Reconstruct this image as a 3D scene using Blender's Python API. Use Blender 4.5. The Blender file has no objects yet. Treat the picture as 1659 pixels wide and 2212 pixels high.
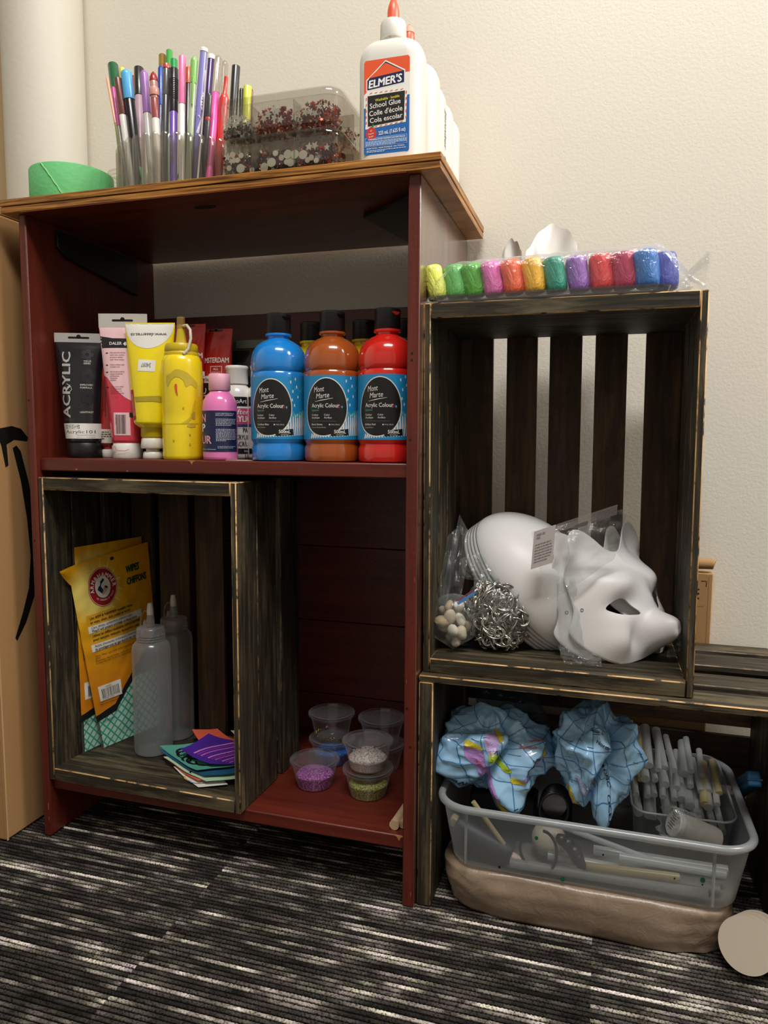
import bpy, bmesh, math, random
import numpy as np
from mathutils import Vector, Matrix, Euler, noise
from mathutils.geometry import tessellate_polygon
R_ = random.Random(7)
PI = math.pi
S = bpy.context.scene
C = S.collection

# ---------------------------------------------------------------- camera, light, exposure
cam = bpy.data.cameras.new('camera'); camo = bpy.data.objects.new('camera', cam); C.objects.link(camo)
camo.location = (0.7949, -0.8543, 0.6018); camo.rotation_mode = 'XYZ'
camo.rotation_euler = (1.4712, -0.006, 0.2936)
cam.sensor_fit = 'HORIZONTAL'; cam.sensor_width = 36.0
cam.lens = 1563.88 / 1659.0 * 36.0
cam.clip_start = 0.02
S.camera = camo
w = bpy.data.worlds.new('world'); S.world = w; w.use_nodes = True
w.node_tree.nodes['Background'].inputs[0].default_value = (1.0, 0.92, 0.82, 1)
w.node_tree.nodes['Background'].inputs[1].default_value = 0.36
def area(name, loc, target, sx, sy, power, col):
    l = bpy.data.lights.new(name, 'AREA'); l.shape = 'RECTANGLE'; l.size = sx; l.size_y = sy
    l.energy = power; l.color = col
    o = bpy.data.objects.new(name, l); C.objects.link(o); o.location = loc
    d = Vector(target) - Vector(loc); o.rotation_euler = d.to_track_quat('-Z', 'Y').to_euler()
    return o
area('ceiling_light', (0.95, -0.95, 2.55), (0.75, -0.35, 0.3), 0.9, 0.32, 40, (1.0, 0.975, 0.95))
area('ceiling_light_right', (2.35, -0.10, 2.20), (0.85, 0.25, 0.4), 0.9, 0.4, 40, (1.0, 0.97, 0.94))
S.view_settings.view_transform = 'Standard'; S.view_settings.look = 'None'
S.view_settings.gamma = 1.0; S.view_settings.exposure = 0.0; S.view_settings.use_curve_mapping = False
S.cycles.use_denoising = True
S.cycles.max_bounces = 10; S.cycles.transparent_max_bounces = 24; S.cycles.transmission_bounces = 6
S.cycles.caustics_reflective = False; S.cycles.caustics_refractive = False
S.cycles.sample_clamp_indirect = 4.0

# ---------------------------------------------------------------- materials
def lin(h):
    h = h.lstrip('#'); r = [int(h[i:i+2], 16)/255 for i in (0, 2, 4)]
    return tuple((c/12.92 if c <= .04045 else ((c+.055)/1.055)**2.4) for c in r) + (1,)
_mc = {}
def new_mat(name):
    m = bpy.data.materials.new(name); m.use_nodes = True
    nt = m.node_tree; return m, nt, nt.nodes, nt.links, nt.nodes['Principled BSDF']
def flat(hexc, rough=.45, metal=0, spec=.5, coat=0, bump=0, bscale=60, sss=0):
    k = (hexc, rough, metal, spec, coat, bump, bscale, sss)
    if k in _mc: return _mc[k]
    m, nt, N, L, b = new_mat('paint_'+hexc.strip('#'))
    b.inputs['Base Color'].default_value = lin(hexc); b.inputs['Roughness'].default_value = rough
    b.inputs['Metallic'].default_value = metal; b.inputs['Specular IOR Level'].default_value = spec
    b.inputs['Coat Weight'].default_value = coat; b.inputs['Coat Roughness'].default_value = .08
    if sss:
        b.inputs['Subsurface Weight'].default_value = sss; b.inputs['Subsurface Radius'].default_value = (.01, .008, .006)
        b.inputs['Subsurface Scale'].default_value = .5
    if bump:
        t = N.new('ShaderNodeTexNoise'); t.inputs['Scale'].default_value = bscale; t.inputs['Detail'].default_value = 3
        tc = N.new('ShaderNodeTexCoord'); L.new(tc.outputs['Object'], t.inputs[0])
        bp = N.new('ShaderNodeBump'); bp.inputs['Strength'].default_value = bump; bp.inputs['Distance'].default_value = .002
        L.new(t.outputs[0], bp.inputs['Height']); L.new(bp.outputs[0], b.inputs['Normal'])
    _mc[k] = m; return m
def ramp(N, stops):
    r = N.new('ShaderNodeValToRGB'); e = r.color_ramp.elements
    while len(e) < len(stops): e.new(.5)
    for i, (p, c) in enumerate(stops):
        e[i].position = p; e[i].color = lin(c) if isinstance(c, str) else c
    return r
def coords(N, L, scale, kind='Object', rot=(0,0,0)):
    tc = N.new('ShaderNodeTexCoord'); mp = N.new('ShaderNodeMapping')
    mp.inputs['Scale'].default_value = scale; mp.inputs['Rotation'].default_value = rot
    L.new(tc.outputs[kind], mp.inputs[0]); return mp.outputs[0]
def tex(N, L, vec, scale, detail=6, rough=.6, dist=0):
    t = N.new('ShaderNodeTexNoise'); t.inputs['Scale'].default_value = scale; t.inputs['Detail'].default_value = detail
    t.inputs['Roughness'].default_value = rough; t.inputs['Distortion'].default_value = dist
    L.new(vec, t.inputs[0]); return t.outputs[0]
def mixc(N, L, fac, a, b, mode='MIX'):
    m = N.new('ShaderNodeMix'); m.data_type = 'RGBA'; m.blend_type = mode
    for s, v in ((0, fac), (6, a), (7, b)):
        if isinstance(v, (int, float)): m.inputs[s].default_value = v
        elif isinstance(v, tuple): m.inputs[s].default_value = v
        elif isinstance(v, str): m.inputs[s].default_value = lin(v)
        else: L.new(v, m.inputs[s])
    return m.outputs[2]
def bumpn(N, L, h, b, strength, dist=.001):
    bp = N.new('ShaderNodeBump'); bp.inputs['Strength'].default_value = strength; bp.inputs['Distance'].default_value = dist
    L.new(h, bp.inputs['Height']); L.new(bp.outputs[0], b.inputs['Normal'])
GR = {'x': (1, 14, 14), 'y': (14, 1, 14), 'z': (14, 14, 1)}
def wood(name, axis, stops, sc=6, stain=None, patch=None, rough=.55, spec=.4, bump=.35, patchpos=.62, coat=0):
    """grain runs along axis; stain darkens in blotches; patch shows a second tone where worn"""
    k = (name, axis)
    if k in _mc: return _mc[k]
    m, nt, N, L, b = new_mat(name)
    v = coords(N, L, GR[axis])
    n1 = tex(N, L, v, sc, 8, .65, .6)
    r = ramp(N, stops); L.new(n1, r.inputs[0]); col = r.outputs[0]
    v2 = coords(N, L, tuple(1 if s == 1 else 3.2 for s in GR[axis]))
    n2 = tex(N, L, v2, 5.5, 5, .6, .3)
    if patch:
        pr = ramp(N, [(patchpos-.08, '#000000'), (patchpos+.08, '#ffffff')])
        mul = N.new('ShaderNodeMath'); mul.operation = 'MULTIPLY_ADD'; L.new(n1, mul.inputs[0]); mul.inputs[1].default_value = .55
        sub = N.new('ShaderNodeMath'); sub.operation = 'MULTIPLY'; L.new(n2, sub.inputs[0]); sub.inputs[1].default_value = .62
        L.new(sub.outputs[0], mul.inputs[2]); L.new(mul.outputs[0], pr.inputs[0])
        col = mixc(N, L, pr.outputs[0], col, patch)
    if stain:
        v3 = coords(N, L, tuple(1.5 if s == 1 else 3 for s in GR[axis]))
        n3 = tex(N, L, v3, 14, 5, .65, .4)
        sr = ramp(N, [(.50, '#000000'), (.72, '#cccccc')]); L.new(n3, sr.inputs[0])
        col = mixc(N, L, sr.outputs[0], col, stain)
    L.new(col, b.inputs['Base Color']); b.inputs['Roughness'].default_value = rough
    b.inputs['Specular IOR Level'].default_value = spec; b.inputs['Coat Weight'].default_value = coat
    bumpn(N, L, n1, b, bump, .0012)
    _mc[k] = m; return m
def crate_wood(ax): return wood('stained_crate_wood_'+ax, ax, [(.30, '#15130f'), (.48, '#322c21'), (.62, '#484030'), (.8, '#5f5540')], 9, stain='#2a251d', patch='#655a44', patchpos=.66, rough=.62, spec=.3, bump=.5)
def crate_slat(ax): return wood('brown_slat_wood_'+ax, ax, [(.28, '#2a1f15'), (.5, '#4a3725'), (.66, '#634a30'), (.85, '#80613f')], 5, stain='#2a2018', rough=.6, spec=.3, bump=.4)
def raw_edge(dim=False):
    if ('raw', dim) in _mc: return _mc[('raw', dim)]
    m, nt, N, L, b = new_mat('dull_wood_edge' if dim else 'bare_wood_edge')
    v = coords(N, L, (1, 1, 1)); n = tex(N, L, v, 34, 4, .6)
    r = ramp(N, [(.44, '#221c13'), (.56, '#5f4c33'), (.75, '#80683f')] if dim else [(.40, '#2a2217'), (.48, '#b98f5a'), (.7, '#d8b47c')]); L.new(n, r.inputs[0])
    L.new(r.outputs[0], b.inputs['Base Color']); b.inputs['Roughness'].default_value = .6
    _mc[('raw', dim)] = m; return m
def red_paint(ax):
    k = ('redpaint', ax)
    if k in _mc: return _mc[k]
    m, nt, N, L, b = new_mat('maroon_stained_wood_'+ax)
    v = coords(N, L, GR[ax]); n = tex(N, L, v, 5, 7, .6, .4)
    r = ramp(N, [(.25, '#4a1a10'), (.5, '#5e2216'), (.75, '#6e2b1b')]); L.new(n, r.inputs[0]); col = r.outputs[0]
    v2 = coords(N, L, (1, 1, 1)); n2 = tex(N, L, v2, 55, 5, .7)
    cr = ramp(N, [(.74, '#000000'), (.78, '#ffffff')]); L.new(n2, cr.inputs[0])
    col = mixc(N, L, cr.outputs[0], col, '#b0764a')
    L.new(col, b.inputs['Base Color']); b.inputs['Roughness'].default_value = .38
    n3 = tex(N, L, v2, 120, 3, .6)
    bumpn(N, L, n3, b, .28, .0012)
    _mc[k] = m; return m
def plastic(name, tint, alpha, gloss=.10, rough=.05, diffuse=None, bump=0, bscale=30, refl=1.0, edge=.35):
    """thin clear sheet: see-through with a Fresnel reflection; diffuse adds a milky body"""
    k = ('pl', name)
    if k in _mc: return _mc[k]
    m, nt, N, L, b = new_mat(name); N.remove(b); out = N['Material Output']
    tr = N.new('ShaderNodeBsdfTransparent'); tr.inputs[0].default_value = lin(tint)
    gl = N.new('ShaderNodeBsdfGlossy'); gl.inputs['Roughness'].default_value = rough; gl.inputs[0].default_value = (refl, refl, refl, 1)
    fr = N.new('ShaderNodeLayerWeight'); fr.inputs[0].default_value = .5
    if bump:
        v = coords(N, L, (1, 1, 1)); n = tex(N, L, v, bscale, 4, .6, .5)
        bp = N.new('ShaderNodeBump'); bp.inputs['Strength'].default_value = bump; bp.inputs['Distance'].default_value = .004
        L.new(n, bp.inputs['Height']); L.new(bp.outputs[0], gl.inputs['Normal']); L.new(bp.outputs[0], fr.inputs['Normal'])
    body = tr.outputs[0]
    if diffuse:
        d = N.new('ShaderNodeBsdfDiffuse'); d.inputs[0].default_value = lin(diffuse)
        t2 = N.new('ShaderNodeBsdfTranslucent'); t2.inputs[0].default_value = lin(diffuse)
        md = N.new('ShaderNodeMixShader'); md.inputs[0].default_value = .5; L.new(d.outputs[0], md.inputs[1]); L.new(t2.outputs[0], md.inputs[2])
        mb = N.new('ShaderNodeMixShader'); lw = N.new('ShaderNodeLayerWeight'); lw.inputs[0].default_value = .5
        p2 = N.new('ShaderNodeMath'); p2.operation = 'POWER'; L.new(lw.outputs['Facing'], p2.inputs[0]); p2.inputs[1].default_value = 3.0
        m2 = N.new('ShaderNodeMath'); m2.operation = 'MULTIPLY_ADD'; m2.use_clamp = True; L.new(p2.outputs[0], m2.inputs[0]); m2.inputs[1].default_value = edge; m2.inputs[2].default_value = alpha
        L.new(m2.outputs[0], mb.inputs[0])
        L.new(tr.outputs[0], mb.inputs[1]); L.new(md.outputs[0], mb.inputs[2]); body = mb.outputs[0]
    ad = N.new('ShaderNodeMath'); ad.operation = 'ADD'; ad.use_clamp = True
    pw = N.new('ShaderNodeMath'); pw.operation = 'POWER'; L.new(fr.outputs['Facing'], pw.inputs[0]); pw.inputs[1].default_value = 4.0
    ml = N.new('ShaderNodeMath'); ml.operation = 'MULTIPLY'; L.new(pw.outputs[0], ml.inputs[0]); ml.inputs[1].default_value = .5
    L.new(ml.outputs[0], ad.inputs[0]); ad.inputs[1].default_value = gloss*.6
    mx = N.new('ShaderNodeMixShader'); L.new(ad.outputs[0], mx.inputs[0]); L.new(body, mx.inputs[1]); L.new(gl.outputs[0], mx.inputs[2])
    L.new(mx.outputs[0], out.inputs[0]); _mc[k] = m; return m
CLEAR = plastic('clear_plastic', '#f4f4f2', 0, gloss=.07, rough=.06)
CUPM = plastic('clear_cup_plastic', '#f4f4f4', .035, gloss=.09, rough=.09, diffuse='#e6e6e6', edge=.5)
BAGM = plastic('clear_bag_film', '#f6f8f8', .09, gloss=.08, rough=.10, diffuse='#dfe4e4', bump=.9, bscale=55)
FROST = plastic('frosted_plastic', '#f2f4f4', .24, gloss=.07, rough=.22, diffuse='#dfe2e6', edge=.5)
BINM = plastic('milky_bin_plastic', '#f0f2f2', .40, gloss=.05, rough=.3, diffuse='#c4c8ca')
ACR = plastic('clear_acrylic', '#e6e4de', .05, gloss=.13, rough=.06, diffuse='#d0ccc2')

# ---------------------------------------------------------------- geometry helpers
class MB:
    def __init__(s): s.v, s.f, s.m = [], [], []
    def add(s, vs, fs, mi=0, M=None):
        k = len(s.v)
        for p in vs:
            p = Vector(p); s.v.append(M @ p if M else p)
        for f in fs: s.f.append([k+i for i in f]); s.m.append(mi)
        return s
    def box(s, a, b, mi=0, M=None):
        (x0, y0, z0), (x1, y1, z1) = a, b
        return s.add([(x0,y0,z0),(x1,y0,z0),(x1,y1,z0),(x0,y1,z0),(x0,y0,z1),(x1,y0,z1),(x1,y1,z1),(x0,y1,z1)],
              [(0,3,2,1),(4,5,6,7),(0,1,5,4),(1,2,6,5),(2,3,7,6),(3,0,4,7)], mi, M)
    def lathe(s, prof, n=32, mi=0, M=None, caps=True, sx=1, sy=1, fn=None):
        vs, fs = [], []
        for r, z in prof:
            for i in range(n):
                a = 2*PI*i/n
                rr = r if fn is None else r*fn(a, z)
                vs.append((rr*math.cos(a)*sx, rr*math.sin(a)*sy, z))
        for j in range(len(prof)-1):
            for i in range(n):
                k = (i+1) % n
                fs.append((j*n+i, j*n+k, (j+1)*n+k, (j+1)*n+i))
        if caps:
            if prof[0][0] > 1e-6: fs.append(tuple(range(n))[::-1])
            if prof[-1][0] > 1e-6: fs.append(tuple((len(prof)-1)*n+i for i in range(n)))
        return s.add(vs, fs, mi, M)
    def tube(s, path, r, n=10, mi=0, M=None, caps=True, closed=False):
        P = [Vector(p) for p in path]; vs, fs = [], []; K = len(P)
        up = None
        for i, p in enumerate(P):
            if closed: d = P[(i+1) % K]-P[i-1]
            else: d = P[min(i+1, K-1)]-P[max(i-1, 0)]
            d.normalize()
            if up is None:
                up = Vector((0,0,1)) if abs(d.z) < .9 else Vector((1,0,0))
            a = d.cross(up).normalized(); b2 = a.cross(d).normalized(); up = b2
            rr = r[i] if isinstance(r, (list, tuple)) else r
            for j in range(n):
                t = 2*PI*j/n; vs.append(p + a*rr*math.cos(t) + b2*rr*math.sin(t))
        for i in range(K if closed else K-1):
            k = (i+1) % K
            for j in range(n):
                q = (j+1) % n; fs.append((i*n+j, i*n+q, k*n+q, k*n+j))
        if caps and not closed: fs.append(tuple(range(n))[::-1]); fs.append(tuple((K-1)*n+j for j in range(n)))
        return s.add(vs, fs, mi, M)
    def loft(s, rings, mi=0, M=None, caps=True, closed=True):
        n = len(rings[0]); vs = [p for r in rings for p in r]; fs = []
        for j in range(len(rings)-1):
            for i in range(n if closed else n-1):
                k = (i+1) % n; fs.append((j*n+i, j*n+k, (j+1)*n+k, (j+1)*n+i))
        if caps: fs.append(tuple(range(n))[::-1]); fs.append(tuple((len(rings)-1)*n+i for i in range(n)))
        return s.add(vs, fs, mi, M)
    def grid(s, fn, nu, nv, mi=0, M=None):
        vs = [fn(i/nu, j/nv) for j in range(nv+1) for i in range(nu+1)]
        fs = [(j*(nu+1)+i, j*(nu+1)+i+1, (j+1)*(nu+1)+i+1, (j+1)*(nu+1)+i) for j in range(nv) for i in range(nu)]
        return s.add(vs, fs, mi, M)
    def prism(s, poly, z0, z1, mi=0, M=None):
        n = len(poly); tri = tessellate_polygon([[Vector((p[0], p[1], 0)) for p in poly]])
        vs = [(p[0], p[1], z0) for p in poly]+[(p[0], p[1], z1) for p in poly]
        fs = [tuple(t)[::-1] for t in tri]+[tuple(n+i for i in t) for t in tri]
        fs += [(i, (i+1) % n, n+(i+1) % n, n+i) for i in range(n)]
        return s.add(vs, fs, mi, M)
    def build(s, name, mats, parent=None, smooth=.6, bevel=0, bmat=0, bseg=1, solid=0, sub=0, M=None, recalc=True, loc=None):
        me = bpy.data.meshes.new(name)
        me.from_pydata([tuple(v) for v in s.v], [], s.f)
        if not isinstance(mats, (list, tuple)): mats = [mats]
        for m in mats: me.materials.append(m)
        me.polygons.foreach_set('material_index', s.m)
        if recalc:
            bm = bmesh.new(); bm.from_mesh(me); bmesh.ops.remove_doubles(bm, verts=bm.verts, dist=1e-6)
            bmesh.ops.recalc_face_normals(bm, faces=bm.faces); bm.to_mesh(me); bm.free()
        if M: me.transform(M)
        if smooth:
            me.polygons.foreach_set('use_smooth', [True]*len(me.polygons)); me.set_sharp_from_angle(angle=smooth)
        me.update()
        o = bpy.data.objects.new(name, me); C.objects.link(o)
        if parent: o.parent = parent
        if loc: o.location = loc
        if solid: q = o.modifiers.new('solid', 'SOLIDIFY'); q.thickness = solid; q.offset = 0
        if bevel:
            q = o.modifiers.new('bevel', 'BEVEL'); q.width = bevel; q.segments = bseg; q.limit_method = 'ANGLE'; q.angle_limit = .7; q.material = bmat if bmat else -1
        if sub: q = o.modifiers.new('sub', 'SUBSURF'); q.levels = sub; q.render_levels = sub
        return o
def tag(o, label, cat=None, group=None, kind=None):
    if label: o['label'] = label
    if cat: o['category'] = cat
    if group: o['group'] = group
    if kind: o['kind'] = kind
    return o
def thing(name, label, cat, loc=(0,0,0), rot=(0,0,0), group=None, kind=None):
    o = bpy.data.objects.new(name, None); C.objects.link(o); o.empty_display_size = .02
    o.location = loc; o.rotation_euler = rot
    return tag(o, label, cat, group, kind)
def copy_tree(root, loc, rot, label, group=None):
    def cp(o, par):
        c = o.copy(); C.objects.link(c); c.parent = par
        for ch in list(o.children): cp(ch, c)
        return c
    r = cp(root, None); r.location = loc; r.rotation_euler = rot; tag(r, label, None, group); return r
def TR(loc, rot=(0,0,0), sc=1): return Matrix.Translation(loc) @ Euler(rot).to_matrix().to_4x4() @ Matrix.Scale(sc, 4)

# decals: flat shapes in label coordinates (u, v) laid on a surface function
_tc = {}
def text_tris(s, bold=0, shear=0):
    k = (s, bold, shear)
    if k in _tc: return _tc[k]
    c = bpy.data.curves.new('t', 'FONT'); c.body = s; c.size = 1; c.shear = shear; c.resolution_u = 2
    o = bpy.data.objects.new('t', c); C.objects.link(o)
    dg = bpy.context.evaluated_depsgraph_get(); me = bpy.data.meshes.new_from_object(o.evaluated_get(dg))
    me.calc_loop_triangles()
    V = [(v.co.x, v.co.y) for v in me.vertices]; T = [tuple(t.vertices) for t in me.loop_triangles]
    bpy.data.objects.remove(o); bpy.data.curves.remove(c); bpy.data.meshes.remove(me)
    if bold > .004:   # heavier strokes: the same glyphs repeated a hair apart
        b_ = min(bold, .045)*.8; n = len(V); V0, T0 = V, T; V, T = [], []
        for k, (dx, dy) in enumerate(((-b_, 0), (b_, 0), (0, b_*.7), (0, -b_*.7))):
            V += [(x+dx, y+dy) for x, y in V0]; T += [tuple(i+k*n for i in t) for t in T0]
    xs = [p[0] for p in V] or [0]; ys = [p[1] for p in V] or [0]
    _tc[k] = (V, T, min(xs), max(xs), min(ys), max(ys)); return _tc[k]
def smooth_poly(P, k=4):
    out = []; n = len(P)
    for i in range(n):
        p0, p1, p2, p3 = P[i-1], P[i], P[(i+1) % n], P[(i+2) % n]
        for j in range(k):
            t = j/k; out.append(tuple(.5*((2*p1[d])+(-p0[d]+p2[d])*t+(2*p0[d]-5*p1[d]+4*p2[d]-p3[d])*t*t+(-p0[d]+3*p1[d]-3*p2[d]+p3[d])*t**3) for d in (0, 1)))
    return out
class Label:
    """collects coloured 2-D shapes, then lays them on surf(u, v, h) -> point"""
    def __init__(s, surf, maxlen=.005): s.surf, s.ml, s.mb, s.mats, s.layer = surf, maxlen, MB(), [], 0
    def mi(s, c):
        m = c if not isinstance(c, str) else flat(c, .4)
        if m not in s.mats: s.mats.append(m)
        return s.mats.index(m)
    def tris(s, V, T, c, lay=None):
        if lay is None: s.layer += 1; lay = min(s.layer, 15)
        i = s.mi(c); out = []; lay = min(lay, 18)
        st = [(V[a], V[b], V[d]) for a, b, d in T]
        while st:
            t = st.pop()
            e = [math.dist(t[0], t[1]), math.dist(t[1], t[2]), math.dist(t[2], t[0])]
            k = e.index(max(e))
            if e[k] > s.ml:
                a, b, d = t[k], t[(k+1) % 3], t[(k+2) % 3]; mm = ((a[0]+b[0])/2, (a[1]+b[1])/2)
                st += [(a, mm, d), (mm, b, d)]
            else: out.append(t)
        vs, fs = [], []
        for t in out:
            n = len(vs); vs += [s.surf(p[0], p[1], .00014+lay*.000032) for p in t]; fs.append((n, n+1, n+2))
        s.mb.add(vs, fs, i); return s
    def rect(s, u0, v0, u1, v1, c, rot=0, lay=None):
        cu, cv = (u0+u1)/2, (v0+v1)/2; ca, sa = math.cos(rot), math.sin(rot)
        V = [(cu+(u-cu)*ca-(v-cv)*sa, cv+(u-cu)*sa+(v-cv)*ca) for u, v in ((u0,v0),(u1,v0),(u1,v1),(u0,v1))]
        return s.tris(V, [(0,1,2),(0,2,3)], c, lay)
    def poly(s, P, c, lay=None):
        T = tessellate_polygon([[Vector((p[0], p[1], 0)) for p in P]]); return s.tris(P, T, c, lay)
    def ell(s, cu, cv, ru, rv, c, n=36, lay=None):
        V = [(cu, cv)]+[(cu+ru*math.cos(2*PI*i/n), cv+rv*math.sin(2*PI*i/n)) for i in range(n)]
        return s.tris(V, [(0, 1+i, 1+(i+1) % n) for i in range(n)], c, lay)
    def stroke(s, P, wd, c, lay=None, closed=False):
        n = len(P); V, T = [], []
        for i, p in enumerate(P):
            a = P[i-1] if (i or closed) else P[i]; b = P[(i+1) % n] if (i < n-1 or closed) else P[i]
            dx, dy = b[0]-a[0], b[1]-a[1]; l = math.hypot(dx, dy) or 1
            w_ = wd[i] if isinstance(wd, (list, tuple)) else wd
            V += [(p[0]-dy/l*w_/2, p[1]+dx/l*w_/2), (p[0]+dy/l*w_/2, p[1]-dx/l*w_/2)]
        for i in range(n if closed else n-1):
            k = (i+1) % n; T += [(2*i, 2*i+1, 2*k+1), (2*i, 2*k+1, 2*k)]
        return s.tris(V, T, c, lay)
    def text(s, t, u, v, h, c, wd=None, rot=0, bold=.01, shear=0, align='L', lay=None):
        """cap height h; wd = total width if given; (u, v) = left (or centre / right) end of the baseline"""
        V, T, x0, x1, y0, y1 = text_tris(t, bold, shear)
        if not V: return s
        sy = h/.70; sx = wd/(x1-x0) if wd else sy*.95
        W = (x1-x0)*sx; off = {'L': 0, 'C': -W/2, 'R': -W}[align]; ca, sa = math.cos(rot), math.sin(rot)
        Q = []
        for x, y in V:
            X, Y = (x-x0)*sx+off, y*sy; Q.append((u+X*ca-Y*sa, v+X*sa+Y*ca))
        lay = 16 if lay is None else lay; k = 4 if bold > .004 else 1; m = len(T)//k
        for i in range(k): s.tris(Q, T[i*m:(i+1)*m], c, lay+.4*i)
        return s
    def arc_text(s, t, cu, cv, r, h, c, a0, a1, bold=.02, flip=False):
        n = len(t); lay = 16
        for i, ch in enumerate(t):
            if ch == ' ': continue
            a = a0+(a1-a0)*(i+.5)/n
            s.text(ch, cu+r*math.cos(a), cv+r*math.sin(a), h, c, rot=a+(PI/2 if flip else -PI/2), bold=bold, align='C', lay=lay)
        return s
    def greek(s, u0, v1, u1, h, rows, gap, c, seed=1):
        """rows of tiny illegible print"""
        rg = random.Random(seed); lay = 16
        for r in range(rows):
            v = v1-r*gap; u = u0; end = u0+(u1-u0)*(1 if r < rows-1 else rg.uniform(.4, .8))
            while u < end-h:
                w_ = min(rg.uniform(1.2, 4)*h, end-u); s.rect(u, v-h, u+w_, v, c, lay=lay); u += w_+h*.7
        return s
    def barcode(s, u0, v0, u1, v1, c='#141414', seed=3, vertical=False):
        rg = random.Random(seed); lay = 16; a = (v0 if vertical else u0); e = (v1 if vertical else u1); W = e-a
        while a < e:
            w_ = rg.choice((.010, .018, .03))*W
            (s.rect(u0, a, u1, min(a+w_, e), c, lay=lay) if vertical else s.rect(a, v0, min(a+w_, e), v1, c, lay=lay))
            a += w_+rg.choice((.012, .02, .03))*W
        return s
    def build(s, name, parent, extra=None):
        o = s.mb.build(name, s.mats, parent, smooth=0, recalc=False); return o
def cyl(R, a0=0, z0=0, taper=0):
    return lambda u, v, h: Vector(((R+h)*math.sin(a0+u/R), -(R+h)*math.cos(a0+u/R), z0+v))
def plane(o, U, V, N=None):
    o, U, V = Vector(o), Vector(U), Vector(V); N = Vector(N) if N else U.cross(V).normalized()
    return lambda u, v, h: o+U*u+V*v+N*h

# ================================================================ the setting
def wall_mat():
    m, nt, N, L, b = new_mat('painted_wall'); v = coords(N, L, (1, 1, 1))
    n = tex(N, L, v, 210, 4, .6, .2); n2 = tex(N, L, v, 3, 3, .5)
    col = mixc(N, L, n2, '#dad4c6', '#dfd9cb'); L.new(col, b.inputs['Base Color'])
    b.inputs['Roughness'].default_value = .42; b.inputs['Specular IOR Level'].default_value = .35
    bumpn(N, L, n, b, .34, .0012); return m
WALL = wall_mat()
YW = .309
o = MB().box((-1.2, YW, 0), (2.6, YW+.1, 2.75)).build('wall_back', WALL, smooth=0); tag(o, 'cream painted wall with an orange-peel texture behind the furniture', 'wall', kind='structure')
o = MB().box((-1.3, -3.2, 0), (-1.2, YW+.1, 2.75)).build('wall_left', WALL, smooth=0); tag(o, 'cream painted side wall of the room', 'wall', kind='structure')
o = MB().box((-1.3, -3.2, 2.75), (2.6, YW+.1, 2.85)).build('ceiling', flat('#d9d4c8', .9), smooth=0); tag(o, 'plain off-white ceiling of the room', 'ceiling', kind='structure')
o = MB().box((2.6, -3.2, 0), (2.7, YW+.1, 2.75)).build('wall_right', WALL, smooth=0); tag(o, 'cream painted right wall of the room', 'wall', kind='structure')

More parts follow.
